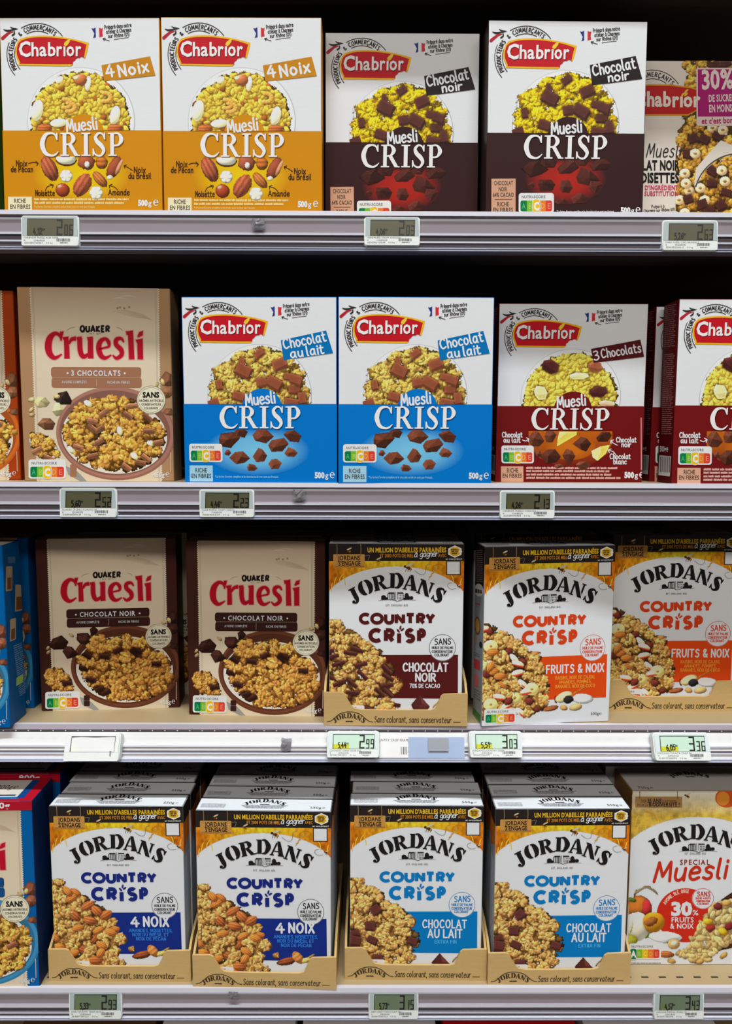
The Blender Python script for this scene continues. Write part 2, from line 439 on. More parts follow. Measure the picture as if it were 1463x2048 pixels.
JOR = {
'J': (58, [('p', [(23, 100), (53, 100), (53, 20), (28, 4), (23, 30)]), ('p', [(12, 100), (60, 100), (60, 91), (12, 91)]), ('s', [(42, 24, 22), (36, 4, 18), (22, -4, 11), (10, 2, 8)]), ('d', (11, 9, 11))]),
'O': (88, [('s', [(40, 98, 6), (22, 84, 25), (13, 50, 34), (22, 16, 25), (40, 2, 6)]), ('s', [(50, 98, 6), (68, 84, 25), (76, 50, 34), (68, 16, 25), (50, 2, 6)])]),
'R': (88, [('p', [(7, 100), (35, 100), (35, 0), (7, 0)]), ('p', [(0, 100), (31, 100), (31, 92), (0, 92)]), ('p', [(0, 0), (38, 0), (38, 8), (0, 8)]),
           ('s', [(36, 96, 10), (56, 94, 16), (66, 74, 30), (56, 55, 13), (36, 51, 8)]), ('p', [(36, 47), (58, 50), (84, 9), (98, 9), (98, 0), (62, 0)])]),
'D': (92, [('p', [(7, 100), (35, 100), (35, 0), (7, 0)]), ('p', [(0, 100), (31, 100), (31, 92), (0, 92)]), ('p', [(0, 0), (31, 0), (31, 8), (0, 8)]),
           ('s', [(36, 97, 8), (60, 92, 20), (78, 50, 34), (60, 8, 20), (36, 3, 8)])]),
'A': (92, [('p', [(34, 97), (42, 86), (19, 8), (7, 8)]), ('p', [(0, 0), (28, 0), (28, 8), (0, 8)]), ('p', [(38, 104), (58, 104), (90, 8), (57, 8)]), ('p', [(52, 0), (94, 0), (94, 8), (52, 8)]), ('p', [(28, 36), (52, 36), (54, 29), (26, 29)])]),
'N': (96, [('p', [(9, 86), (21, 72), (21, 8), (9, 8)]), ('p', [(0, 0), (30, 0), (30, 8), (0, 8)]), ('p', [(0, 100), (34, 100), (92, 0), (62, 0), (6, 92), (0, 92)]), ('p', [(75, 92), (88, 92), (88, 22), (75, 42)]), ('p', [(66, 100), (96, 100), (96, 92), (66, 92)])]),
'S': (68, [('s', [(60, 70, 5), (50, 93, 10), (32, 97, 15), (16, 80, 25), (28, 60, 34), (46, 40, 34), (54, 20, 25), (38, 3, 15), (20, 6, 10), (6, 28, 5)]), ('p', [(54, 82), (58, 100), (66, 100), (64, 66), (59, 66)]), ('p', [(12, 16), (8, 0), (0, 0), (2, 34), (7, 34)])]),
}

# ------------------------------------------------------------------ printed food pictures, computed as a fine colour grid
def smooth(a, k):
    for ax in (0, 1):
        p = np.concatenate([np.repeat(a.take([0], ax), k, ax), a, np.repeat(a.take([-1], ax), k, ax)], ax)
        c = np.cumsum(p, ax); n = a.shape[ax]
        a = (c.take(range(2*k, 2*k+n), ax)-np.concatenate([np.zeros_like(c.take([0], ax)), c], ax).take(range(0, n), ax))/(2*k+1)
    return a
LD = np.array([-.42, -.62, .66])
class Pic:
    def __init__(s, x0, y0, x1, y1, step=4, seed=1):
        s.x0, s.y0, s.st = x0, y0, step
        xs = np.arange(x0, x1+step, step); ys = np.arange(y0, y1+step, step)
        s.X, s.Y = np.meshgrid(xs, ys)
        s.H = np.zeros(s.X.shape)-1e3; s.M = np.zeros(s.X.shape, bool); s.C = np.zeros(s.X.shape+(3,))
        rs = np.random.RandomState(seed); s.R = random.Random(seed)
        n = rs.randn(*s.X.shape); a = smooth(n, 1); b = smooth(rs.randn(*s.X.shape), 3)
        s.N = a/a.std()*.6+b/b.std()*.5
    def win(s, cx, cy, r):
        i0 = max(0, int((cy-r-s.y0)/s.st)); i1 = min(s.X.shape[0], int((cy+r-s.y0)/s.st)+2)
        j0 = max(0, int((cx-r-s.x0)/s.st)); j1 = min(s.X.shape[1], int((cx+r-s.x0)/s.st)+2)
        if i1 <= i0 or j1 <= j0: return None
        return slice(i0, i1), slice(j0, j1)
    def dome(s, cx, cy, rx, ry, ang, h0, hz, c, rough=.25, crumb=.16, amb=.42, stripe=0, flat=False, spec=0):
        W_ = s.win(cx, cy, max(rx, ry)*1.25)
        if W_ is None: return
        ca, sa = math.cos(math.radians(ang)), math.sin(math.radians(ang))
        dx, dy = s.X[W_]-cx, s.Y[W_]-cy
        u, v = (dx*ca+dy*sa)/rx, (-dx*sa+dy*ca)/ry
        N = s.N[W_]
        d = u*u+v*v+rough*N
        nz = np.sqrt(np.clip(1-d, 0, 1))
        z = h0+hz*nz
        m = (d < 1) & (z > s.H[W_])
        nx, ny = (u*ca-v*sa), (u*sa+v*ca)
        lam = np.clip(nx*LD[0]+ny*LD[1]+nz*LD[2], 0, 1)
        sh = amb*.85+1.15*lam if not flat else np.full_like(lam, 1.0)
        sh = sh*(1+crumb*N)
        if stripe: sh = sh*(1+.34*np.sin(v*stripe+N*.5))
        cc = np.clip(sh, .12, 2)[..., None]*c
        if spec: cc = cc+spec*(lam**14)[..., None]
        s.C[W_][m] = cc[m]; s.H[W_][m] = z[m]; s.M[W_][m] = True
    def face(s, P, h, c, crumb=.05):
        P = np.asarray(P, float); cx, cy = P.mean(0); r = np.abs(P-[cx, cy]).max()
        W_ = s.win(cx, cy, r)
        if W_ is None: return
        x, y = s.X[W_], s.Y[W_]; ins = np.zeros(x.shape, bool)
        for i in range(len(P)):
            (x1, y1), (x2, y2) = P[i-1], P[i]
            cond = (y1 > y) != (y2 > y)
            with np.errstate(divide='ignore', invalid='ignore'):
                ins ^= cond & (x < (x2-x1)*(y-y1)/((y2-y1) if y2 != y1 else 1e-9)+x1)
        m = ins & (h > s.H[W_])
        s.C[W_][m] = (c*(1+crumb*s.N[W_])[..., None])[m]; s.H[W_][m] = h; s.M[W_][m] = True
    def cluster(s, x, y, r, c, h):
        R = s.R
        s.dome(x, y+r*.1, r*.95, r*.85, 0, h-.2*r, .4*r, c*np.array([.42, .36, .28]), .3)
        for k in range(17):
            a, q = R.uniform(0, 6.28), r*.76*math.sqrt(R.random())
            e = r*R.uniform(.15, .42)
            t = R.uniform(.75, 1.25)
            cc = c*np.array([t, t*R.uniform(.94, 1.03), t*R.uniform(.8, 1.15)])
            s.dome(x+q*math.cos(a), y+q*math.sin(a)*.9, e, e*R.uniform(.5, .95), R.uniform(0, 180), h+.5*(r-q), e*.8, cc, .38, .2)
        for k in range(4):
            a, q = R.uniform(0, 6.28), r*.6*math.sqrt(R.random())
            s.dome(x+q*math.cos(a), y+q*math.sin(a)*.9, r*.3, r*.13, R.uniform(0, 180), h+.5*(r-q)+r*.3, r*.08, c*1.25, .2, .1, .5)
    def flake(s, x, y, r, c, h, ang=None):
        a = s.R.uniform(0, 180) if ang is None else ang
        t = s.R.uniform(.8, 1.2)
        s.dome(x, y, r, r*.58, a, h, r*.4, c*t, .12, .06, .5)
        s.dome(x, y, r*.75, r*.07, a, h+r*.4, r*.1, c*.62, .05, .05, .7)
    def chunk(s, x, y, r, c, h, ang=None):
        a = math.radians(s.R.uniform(-35, 35) if ang is None else ang)
        ca, sa = math.cos(a), math.sin(a); q = s.R.uniform(.6, .85)
        P = [(x+r*(px*ca-py*q*sa), y+r*(px*sa+py*q*ca)) for px, py in ((-1, -1), (1, -1), (1, 1), (-1, 1))]
        D = [(px+r*.1, py+r*.42) for px, py in P]
        s.face([P[3], P[2], D[2], D[3]], h, c*.55); s.face([P[2], P[1], D[1], D[2]], h, c*.4); s.face([P[0], P[3], D[3], D[0]], h, c*1.35)
        s.face(P, h+.1, c*1.12)
        s.face([P[0], P[1], (P[1][0], P[1][1]+r*.1), (P[0][0], P[0][1]+r*.1)], h+.2, c*1.6)
    def shard(s, x, y, rx, ry, c, h, n=6, seed=0, ymin=-1e9):
        R = random.Random(seed*13+int(x))
        P = []
        for k in range(n):
            t = 2*math.pi*(k+R.uniform(-.3, .3))/n; q = R.uniform(.72, 1.12)
            P.append((x+rx*q*math.cos(t), max(ymin, y+ry*q*math.sin(t))))
        o = (x+rx*R.uniform(-.35, .2), max(ymin, y+ry*R.uniform(-.35, .2)))
        for k in range(n):
            a, b = P[k], P[(k+1) % n]; mx_, my = (a[0]+b[0])/2-o[0], (a[1]+b[1])/2-o[1]
            l = math.hypot(mx_, my) or 1
            sh = .75-.42*(my/l)-.3*(mx_/l)+R.uniform(-.2, .25)
            s.face([o, a, b], h, c*max(.35, sh), .10)
    def finish(s, r=4, amt=.9, base=None, gain=1.0):
        H = np.where(s.M, s.H, np.median(s.H[s.M]) if base is None else base)
        d = smooth(H, r)-H
        sc = np.abs(d[s.M]).mean()*2+1e-6
        d2 = smooth(H, r*3)-H; s2 = np.abs(d2[s.M]).mean()*2+1e-6
        ao = np.clip(1-amt*.5*d/sc, .34, 1.2)*np.clip(1-amt*.35*d2/s2, .5, 1.15)
        s.C *= ao[..., None]*gain
        return s
def bar(q, x, y, h, c, L=54, w_=15):
    a = math.radians(q.R.uniform(-35, 45)); ca, sa = math.cos(a), math.sin(a)
    def Q(u, v): return (x+L*u*ca-w_*v*sa, y+L*u*sa+w_*v*ca)
    q.face([Q(-1, -1), Q(1, -1), Q(1, .9), Q(-1, .9)], h, c, .12)
    q.face([Q(-1, .3), Q(1, .2), Q(1, 1.3), Q(-.95, 1.3)], h+.1, c*.55, .1)
    q.face([Q(-.95, -1.05), Q(.95, -1.05), Q(.9, -.65), Q(-.9, -.6)], h+.2, c*1.9, .1)
def inpoly(P, x, y):
    r = False
    for i in range(len(P)):
        (x1, y1), (x2, y2) = P[i-1], P[i]
        if (y1 > y) != (y2 > y) and x < (x2-x1)*(y-y1)/(y2-y1)+x1: r = not r
    return r
def scatter(R, P, dmin, tries=4000):
    xs = [p[0] for p in P]; ys = [p[1] for p in P]; out = []
    for _ in range(tries):
        x, y = R.uniform(min(xs), max(xs)), R.uniform(min(ys), max(ys))
        if inpoly(P, x, y) and all((x-a)**2+(y-b)**2 > dmin*dmin for a, b in out): out.append((x, y))
    return sorted(out, key=lambda q: q[1])
def granola(p, P, r, c, extras=(), dmin=None, filler=True, step_h=.35):
    """heap of crumbly clusters inside outline P; extras: (share, function(pic, x, y, h))"""
    for x, y in scatter(p.R, P, r*.55):
        if filler: p.dome(x, y, r*.62, r*.55, 0, -60, 14, c*.38, .35)
    pts = scatter(p.R, P, dmin or r*1.15)
    for x, y in pts:
        h = p.R.uniform(0, r*1.6)
        q = p.R.random()
        for share, fn in extras:
            if q < share: fn(p, x, y, h+r*.5); break
            q -= share
        else: p.cluster(x, y, r*p.R.uniform(.75, 1.12), c*p.R.uniform(.88, 1.1), h)

# ------------------------------------------------------------------ carton kits
class Kit:
    def __init__(s, W, H, T, corners, front=None, side=None, top=None):
        s.W, s.H, s.T = W, H, T
        s.hom = homog(corners, W, H)
        s.parts = []
        s.front, s.side, s.top = front, side, top
        s.base = s.art('carton')
    def art(s, name, plane=None, hom=None, sep=False):
        a = Art(s.hom if hom is None else hom, plane or front_plane(s.W, s.H), s.W, s.H)
        for n, l in s.parts:
            if n == name and not sep: l.append(a); break
        else: s.parts.append((name, [a]))
        return a
    def finish(s):
        out = []
        bm = bmesh.new()
        bmesh.ops.create_cube(bm, size=1.0)
        for v in bm.verts: v.co = Vector((v.co.x*s.W, (v.co.y+.5)*s.T, (v.co.z+.5)*s.H))
        bmesh.ops.bevel(bm, geom=list(bm.edges), offset=.0008, segments=1, affect='EDGES')
        V, F, Cc = [], [], []
        for f in bm.faces:
            n = f.normal
            c = s.top if n.z > .8 else s.front if n.y < -.8 else s.side
            F.append(tuple(range(len(V), len(V)+len(f.verts))))
            for v in f.verts: V.append(tuple(v.co)); Cc.append(c)
        bm.free()
        for name, arts in s.parts:
            arts = [a for a in arts if a.n]
            if name == 'carton':
                VV, CC, FF, n = [np.array(V)], [np.array(Cc)], list(F), len(V)
            else:
                VV, CC, FF, n = [], [], [], 0
                if not arts: continue
            for a in arts:
                VV += a.V; CC += a.Cc; FF += [tuple(i+n for i in f) for f in a.F]; n += a.n
            out.append((name, mesh_from(name, np.vstack(VV), FF, np.vstack(CC))))
        return dict(W=s.W, H=s.H, T=s.T, parts=out)
def place(des, x, y, z, yaw, lean, label, group=None, only=None, name='cereal_box', cat='cereal box'):
    r = Vector((math.cos(yaw), math.sin(yaw), 0)); b = Vector((-math.sin(yaw), math.cos(yaw), 0))
    u = Vector((0, 0, 1))*math.cos(lean)+b*math.sin(lean); bk = u.cross(r)
    m = Matrix((r, bk, u)).transposed()
    e = empty(name, (x, y, Z0+z), m.to_euler())
    tag(e, label, cat, group)
    for n, me in des['parts']:
        if only and n not in only: continue
        link(n, me, e)
    return e

INK = col(45, 40, 42)
PAPER = WHITE
def serif_word(a, word, D, x0, x1, yb, cap, c, lv, gap=7):
    tot = sum(D[k][0]+gap for k in word)-gap
    sx = (x1-x0)/tot; sy = cap/100; x = 0
    for k in word:
        a.shapes(D[k][1], lambda px, py, x=x: (x0+(x+px)*sx, yb-py*sy), c, lv)
        x += D[k][0]+gap
def nutri(a, x0, y0, x1, y1, lv=4, pick=2):
    w_, h = x1-x0, y1-y0
    a.rrect(x0, y0, x1, y1, h*.14, col(224, 226, 226), lv)
    a.font('NUTRI-SCORE', x0+w_*.08, x0+w_*.76, y0+h*.26, h*.13, col(105, 108, 110), lv+1, .018)
    cs = [col(0, 122, 70), col(120, 182, 40), col(240, 188, 10), col(226, 122, 40), col(214, 62, 48)]
    ls = [col(90, 180, 130), col(175, 215, 110), col(255, 235, 190), col(245, 185, 120), col(240, 150, 120)]
    cx0, cw, t, b = x0+w_*.05, w_*.90/5, y0+h*.38, y0+h*.92
    for i in range(5):
        if i in (0, 4): a.rrect(cx0+cw*i, t, cx0+cw*(i+1), b, h*.1, cs[i], lv+1); a.rect(cx0+cw*(i+.4 if i == 0 else i), t, cx0+cw*(i+1 if i == 0 else i+.6), b, cs[i], lv+1)
        else: a.rect(cx0+cw*i, t, cx0+cw*(i+1), b, cs[i], lv+1)
    for i in range(5):
        if i == pick:
            a.rrect(cx0+cw*(i-.14), t-h*.08, cx0+cw*(i+1.14), b+h*.1, h*.16, col(238, 240, 238), lv+2)
            a.rrect(cx0+cw*(i-.06), t-h*.05, cx0+cw*(i+1.06), b+h*.07, h*.14, cs[i], lv+3)
            a.font('ABCDE'[i], cx0+cw*(i+.12), cx0+cw*(i+.98), b-h*.06, h*.38, col(250, 250, 250), lv+4, .06)
        else: a.font('ABCDE'[i], cx0+cw*(i+.22), cx0+cw*(i+.85), b-h*.12, h*.28, ls[i], lv+2, .0)

# ------------------------------------------------------------------ white muesli boxes with a red badge
HB = [(84, 140), (1372, 145), (112, 1721), (1384, 1721)]
HD = [(98, 158), (1385, 180), (80, 1729), (1338, 1741)]
HF = [(145, 135), (1390, 135), (150, 1640), (1360, 1640)]
HG = [(155, 185), (1350, 185), (110, 1618), (1283, 1618)]
CW, CHT, CT = 0.19, 0.2271, 0.046
def badge(k, arc=True):
    a = k.art('brand_badge')
    Y, R_ = col(236, 178, 20), col(190, 22, 36)
    def outline(i):
        P = catmull([(238+i, 500), (216+i, 450), (212+i, 400), (224+i, 350), (250+i, 312+i)], n=4).tolist()
        P += catmull([(250+i, 312+i), (330, 292+i), (440, 286+i), (560, 294+i), (690, 316+i), (805-i*1.4, 346+i)], n=4).tolist()[1:]
        P += catmull([(805-i*1.4, 346+i), (795-i*1.4, 400), (778-i, 462)], n=3).tolist()[1:]
        P += [(768, 468), (756, 458), (742, 456), (728, 466), (716, 464), (700, 472), (692, 486), (680, 492), (674, 506), (676, 518), (660, 530-i*1.1)]
        P += [(560, 530-i*1.1), (236+i, 524-i)]
        return P
    a.poly(outline(0), Y, 4); a.poly(outline(13), R_, 5)
    for dx, dy, c, lv in ((5, 7, col(120, 10, 22), 6), (0, 0, col(240, 240, 240), 7)):
        a.font('C', 240+dx, 342+dx, 452+dy, 116, c, lv, .03)
        a.font('hab', 338+dx, 545+dx, 450+dy, 108, c, lv, .02)
        a.font('rıor', 540+dx, 750+dx, 450+dy, 112, c, lv, .02)
    for cx, cy, r in ((617, 350, -60), (638, 345, -40), (628, 360, -45), (642, 328, -30)):
        a.disc(cx, cy, 19, 8, col(240, 200, 60), 8, ang=r, n=14)
    if arc:
        b = k.art('maker_seal')
        for r, a0, a1 in ((248, 138, 203), (248, -122, -36), (186, 140, 200), (186, -118, -62)):
            b.ring(392, 436, r, r, 6, INK, 3, a0, a1)
        b.hand_arc('PRODUCTEURS', 392, 436, 200, 146, 216, 34, 7, INK, 3)
        b.hand_arc('&', 392, 436, 200, 226, 232, 30, 6, INK, 3)
        b.hand_arc('COMMERÇANTS', 392, 436, 200, 240, 312, 34, 7, INK, 3)
        b.stroke([(120, 236, 5), (150, 246, 16), (190, 240, 12), (236, 230, 4)], 8, INK, 4)
        b.stroke([(172, 214, 4), (192, 226, 10), (222, 228, 5)], 8, INK, 4)
        b.stroke([(206, 250, 8), (206, 270, 12), (190, 282, 14)], 8, INK, 4)
        b.stroke([(110, 306, 26), (140, 280, 22), (165, 262, 16), (200, 254, 4)], 8, col(178, 30, 44), 4)
        f = k.art('origin_note')
        f.poly([(826, 228), (842, 232), (860, 222), (862, 300), (840, 306), (850, 270)], col(40, 50, 130), 3)
        f.poly([(888, 224), (906, 232), (918, 226), (914, 262), (918, 292), (890, 300)], col(205, 45, 55), 3)
        f.hand('Préparé dans notre', 932, 1148, 236, 30, 4.5, INK, 3, -5)
        f.hand('atelier à Charmes', 946, 1146, 272, 30, 4.5, INK, 3, -5)
        f.hand('sur Rhône (01)', 962, 1132, 305, 28, 4.5, INK, 3, -5)
        f.stroke([(970, 330), (945, 322), (920, 312)], 5, INK, 3)
        f.stroke([(938, 308), (918, 311), (930, 328)], 5, INK, 3, False)
        f.stroke([(1005, 320), (1070, 310), (1125, 304)], 4, INK, 3)

HEAP = [(322, 1060), (332, 1000), (338, 900), (356, 790), (420, 710), (510, 668), (560, 612), (640, 590), (700, 572), (800, 574), (890, 590), (940, 650), (1010, 700), (1070, 760), (1110, 850), (1138, 950), (1130, 1060)]
HEAP = [(737+(x-737)*.94, min(1062, 1060+(y-1060)*.95)) for x, y in HEAP]
def chabrior(kind):
    band, side, lab = {'noix': (col(205, 136, 2), col(205, 136, 2), col(194, 130, 18)), 'noir': (col(50, 24, 25), col(58, 44, 44), col(36, 27, 28)),
                       'lait': (col(0, 116, 200), col(0, 110, 195), col(0, 112, 178)), 'trois': (col(112, 20, 22), col(92, 14, 18), col(84, 20, 22))}[kind]
    k = Kit(CW, CHT, CT, HB, PAPER, side, side if kind != 'noix' else col(225, 200, 180))
    b = k.base
    b.rect(84, 1046, 1400, 1730, band, 1)
    badge(k)
    # flavour tab
    a = k.art('flavour_label')
    if kind == 'noix':
        a.poly([(905, 525), (925, 652), (1338, 608), (1295, 455)], lab, 5)
        a.hand('4', 945, 1010, 622, 92, 17, WHITE, 6, -8); a.hand('Noix', 1045, 1285, 618, 88, 18, WHITE, 6, -10, gap=18)
    elif kind == 'trois':
        a.h = homog(HG, CW, CHT)
        a.poly([(885, 548), (905, 660), (1310, 610), (1280, 473)], lab, 5)
        a.hand('3', 908, 948, 640, 72, 11, WHITE, 6, -8); a.hand('Chocolats', 970, 1288, 622, 70, 11, WHITE, 6, -9)
    else:
        a.h = homog(HD if kind == 'noir' else HF, CW, CHT)
        if kind == 'noir':
            a.poly([(917, 527), (935, 690), (1338, 640), (1285, 457)], lab, 5)
            a.hand('Chocolat', 945, 1290, 614, 84, 14, WHITE, 6, -10); a.hand('noir', 1065, 1232, 662, 66, 14, WHITE, 6, -7)
        else:
            a.poly([(937, 487), (955, 648), (1352, 590), (1300, 408)], lab, 5)
            a.hand('Chocolat', 962, 1305, 558, 80, 13, WHITE, 6, -11); a.hand('au', 1014, 1112, 630, 70, 13, WHITE, 6, -8); a.hand('lait', 1142, 1280, 612, 74, 13, WHITE, 6, -8)
    # plate and muesli
    a = k.art('bowl_picture')
    def cap_(cx, cy, r, c, lv, yb=1046):
        t = math.asin((yb-cy)/r); P = []
        for q in range(49):
            an = math.pi-t+(math.pi+2*t)*q/48; P.append((cx+r*math.cos(an), cy+r*math.sin(an)))
        a.poly(P, c, lv)
    cap_(737, 974, 434, col(186, 188, 192), 2); cap_(735, 972, 428, col(228, 231, 233), 2.5); cap_(735, 976, 372, col(214, 217, 220), 3)
    p = Pic(300, 540, 1170, 1046, 3.4, {'noix': 3, 'noir': 5, 'lait': 5, 'trois': 9}[kind])
    if kind in ('noir', 'lait'):
        c = col(224, 184, 22) if kind == 'noir' else col(212, 172, 82)
        ch = col(74, 38, 32) if kind == 'noir' else col(122, 66, 44)
        granola(p, HEAP, 72, c, [(.03, lambda q, x, y, h: q.chunk(x, y, 46, ch, h+30))], 64)
        for x, y, r, an in ((600, 755, 62, 25), (855, 860, 62, 30), (900, 700, 56, -25), (750, 855, 42, -10), (1040, 835, 46, 20), (560, 975, 46, 15), (400, 880, 36, 80), (1000, 1040, 58, 10), (1090, 990, 46, 80), (975, 810, 34, 10), (730, 612, 40, -35), (590, 680, 30, 70)):
            p.chunk(x, y, r, ch, 300, an)
    else:
        c = col(220, 178, 60) if kind == 'noix' else col(232, 196, 74)
        for x, y in scatter(p.R, HEAP, 30): p.dome(x, y, 40, 34, 0, -50, 10, c*np.array([.55, .42, .25]), .3)
        for x, y in scatter(p.R, HEAP, 17, 7000): p.flake(x, y, p.R.uniform(24, 36), c*p.R.uniform(.8, 1.1), p.R.uniform(0, 60))
        if kind == 'noix':
            for x, y in scatter(p.R, HEAP, 120): p.dome(x, y, 34, 26, p.R.uniform(0, 180), 40, 20, col(150, 82, 30), .2)
            for x, y, rx, ry, an in ((385, 885, 46, 86, 12), (1010, 925, 40, 78, 14), (555, 985, 68, 34, -6), (795, 670, 24, 60, 8), (565, 640, 36, 26, -30)): p.dome(x, y, rx, ry, an, 92, 22, col(238, 226, 176), .04, .03, .6)
            p.dome(735, 640, 54, 44, 10, 100, 40, col(172, 96, 50), .05, .05, .4, spec=.25); p.dome(700, 625, 24, 18, 0, 130, 14, col(220, 190, 140), .05, .03)
            for x, y, an in ((610, 830, 0), (930, 780, 0), (640, 860, 0)):
                for q in range(9): t = math.radians(an+q*26-100); p.dome(x+46*math.cos(t), y+34*math.sin(t), 20, 18, 0, 90, 16, col(206, 142, 62), .06, .05, .5)
            for x, y in ((440, 1030), (1010, 1030)): p.dome(x, y, 60, 36, 0, 90, 20, col(160, 84, 40), .15, .1, stripe=9)
        else:
            p2 = homog(HG, CW, CHT); inv = np.linalg.inv(k.hom)@p2
            def G(x, y): return tuple(hmap(inv, [(x, y)])[0])
            for x, y, rx, ry, an, cc in ((560, 690, 78, 62, 20, (74, 34, 32)), (942, 890, 80, 52, -8, (74, 34, 32)), (918, 690, 62, 54, 0, (146, 84, 54)), (480, 900, 54, 72, -20, (238, 218, 140)), (790, 765, 84, 34, -4, (240, 226, 150)), (1010, 985, 70, 30, 0, (214, 172, 136))):
                X, Y = G(x, y); q = math.radians(an); cc = col(*cc)
                def Q(u, v): return (X+rx*u*math.cos(q)-ry*v*math.sin(q), Y+rx*u*math.sin(q)+ry*v*math.cos(q))
                P = [Q(-.95, -.5), Q(-.3, -1), Q(.85, -.55), Q(1, .3), Q(.4, 1), Q(-.7, .75), Q(-1, .1)]
                p.face(P, 140, cc*1.05, .08); p.face([Q(-1, .1), Q(-.55, .12), Q(.3, .35), Q(1, .3), Q(.4, 1), Q(-.7, .75)], 141, cc*.62, .1); p.face([Q(-.9, -.42), Q(-.3, -.9), Q(.1, -.8), Q(-.6, -.25)], 141, cc*1.6, .05)
    a.pic(p.finish(4, .9, gain=1.22), 4)
    # title
    a = k.art('product_title')
    def T_(cx, cy, r, c, lv):
        t = math.asin(min(1, (1050-cy)/r)); a.poly([(cx+r*math.cos(math.pi-t+(math.pi+2*t)*q/40), cy+r*math.sin(math.pi-t+(math.pi+2*t)*q/40)) for q in range(41)], c, lv)
    T_(758, 1082, 166, band, 5)
    a.hand('Muesli', 622, 866, 1060, 96, 15, WHITE, 7, -5.5, gap=12)
    serif_word(a, 'CRISP', CRISP, 408, 1083, 1258, 187, band*.35, 6); serif_word(a, 'CRISP', CRISP, 402, 1077, 1253, 187, col(238, 238, 236), 7)
    # ingredients
    a = k.art('ingredient_picture')
    if kind == 'noix':
        a.glow(735, 1400, 400, 230, 1256, col(232, 196, 0), band, 2)
        p = Pic(390, 1256, 1075, 1620, 3.2, 21); pe = col(164, 84, 54)
        p.dome(478, 1352, 110, 60, 62, 0, 40, pe, .08, .12, stripe=11)
        p.dome(742, 1484, 104, 66, -58, 20, 40, pe, .08, .12, stripe=11)
        p.dome(612, 1282, 88, 52, 4, 0, 12, pe*.9, .03); p.dome(612, 1274, 80, 46, 4, 12, 10, col(238, 228, 200), .03, .03, .6)
        p.dome(775, 1300, 72, 66, 0, 0, 30, pe, .2, .2); p.dome(782, 1320, 20, 26, 0, 35, 8, col(240, 225, 210), .1)
        p.dome(900, 1305, 50, 54, 0, 0, 30, col(178, 100, 36), .06, .12, stripe=8)
        p.dome(1000, 1345, 100, 52, -62, 0, 34, col(150, 74, 46), .08, .1); p.dome(1040, 1340, 70, 16, -64, 30, 10, col(206, 140, 100), .08, .1); p.dome(965, 1425, 24, 18, 0, 36, 6, col(240, 220, 190), .1)
        p.dome(884, 1440, 80, 40, 48, 0, 34, col(178, 104, 50), .05, .1, stripe=12)
        for x, y, r in ((612, 1412, 52), (853, 1548, 56)):
            p.dome(x, y, r, r*.98, 0, 0, 30, col(236, 226, 196), .08, .03, .6)
            for q in range(6): p.dome(x+r*.6*math.cos(q*1.05), y+r*.6*math.sin(q*1.05), r*.42, r*.4, 0, 14, 14, col(240, 232, 208), .05, .03, .6)
        p.dome(582, 1526, 60, 56, 20, 0, 40, col(158, 62, 30), .05, .1, spec=.3); p.dome(560, 1500, 18, 14, 0, 40, 5, col(230, 150, 110), .1)
        a.pic(p.finish(4, .4), 4)
        c = col(60, 34, 10)
        L_ = []
        for t, x0, x1, y in (('Noix', 208, 296, 1332), ('de Pécan', 166, 342, 1380), ('Noix', 1158, 1250, 1386), ('du Brésil', 1114, 1294, 1434), ('Noisette', 362, 516, 1572), ('Amande', 952, 1120, 1566)):
            if t[0] in 'NA': L_.append(k.art('ingredient_note', sep=True))
            L_[-1].hand(t, x0, x1, y, 44, 7, c, 4, 0)
        for P, H_ in (([(310, 1312), (350, 1302), (386, 1312)], [(368, 1294), (388, 1312), (374, 1330)]), ([(1146, 1368), (1110, 1345), (1078, 1330)], [(1100, 1324), (1078, 1330), (1086, 1350)]),
                      ([(442, 1532), (460, 1500), (506, 1486)], [(482, 1478), (508, 1486), (500, 1506)]), ([(1028, 1528), (1000, 1502), (958, 1490)], [(982, 1480), (958, 1490), (962, 1510)])):
            n = L_[0]; L_ = L_[1:]; n.stroke(P, 6, c, 4); n.stroke(H_, 6, c, 4, False)
    else:
        if kind == 'noir':
            a.h = homog(HD, CW, CHT); a.glow(720, 1430, 330, 210, 1278, col(176, 34, 22), band, 2)
            ch = col(92, 42, 34); x0, y0, x1, y1, S = 360, 1278, 1085, 1650, [(470, 1350, 110, 80), (580, 1300, 70, 60), (745, 1335, 95, 75), (860, 1290, 60, 50), (1000, 1320, 90, 70), (890, 1420, 110, 80), (570, 1480, 95, 55), (720, 1490, 70, 70), (970, 1490, 70, 60), (450, 1480, 40, 30), (840, 1590, 75, 55), (690, 1610, 60, 30)]
        elif kind == 'lait':
            a.h = homog(HF, CW, CHT); a.glow(730, 1380, 420, 200, 1208, col(120, 198, 236), band, 2)
            ch = col(132, 72, 50); x0, y0, x1, y1, S = 410, 1208, 1105, 1560, [(500, 1285, 100, 76), (600, 1236, 66, 44), (770, 1260, 90, 66), (1010, 1256, 84, 62), (895, 1340, 88, 72), (600, 1430, 90, 62), (755, 1415, 62, 68), (1000, 1395, 56, 48), (495, 1395, 34, 28), (870, 1490, 66, 52), (685, 1515, 58, 34)]
        else:
            a.h = homog(HG, CW, CHT)
            a.add([(380, 1208), (380, 1320), (470, 1430), (640, 1500), (860, 1490), (1010, 1390), (1052, 1300), (1052, 1208)], [tuple(range(8))], [col(190, 96, 24), col(178, 88, 22), col(150, 60, 24), band, band, col(150, 60, 24), col(178, 88, 22), col(190, 96, 24)], 2)
            a.glow(715, 1330, 200, 110, 1208, col(206, 112, 24), col(178, 88, 22), 2.5)
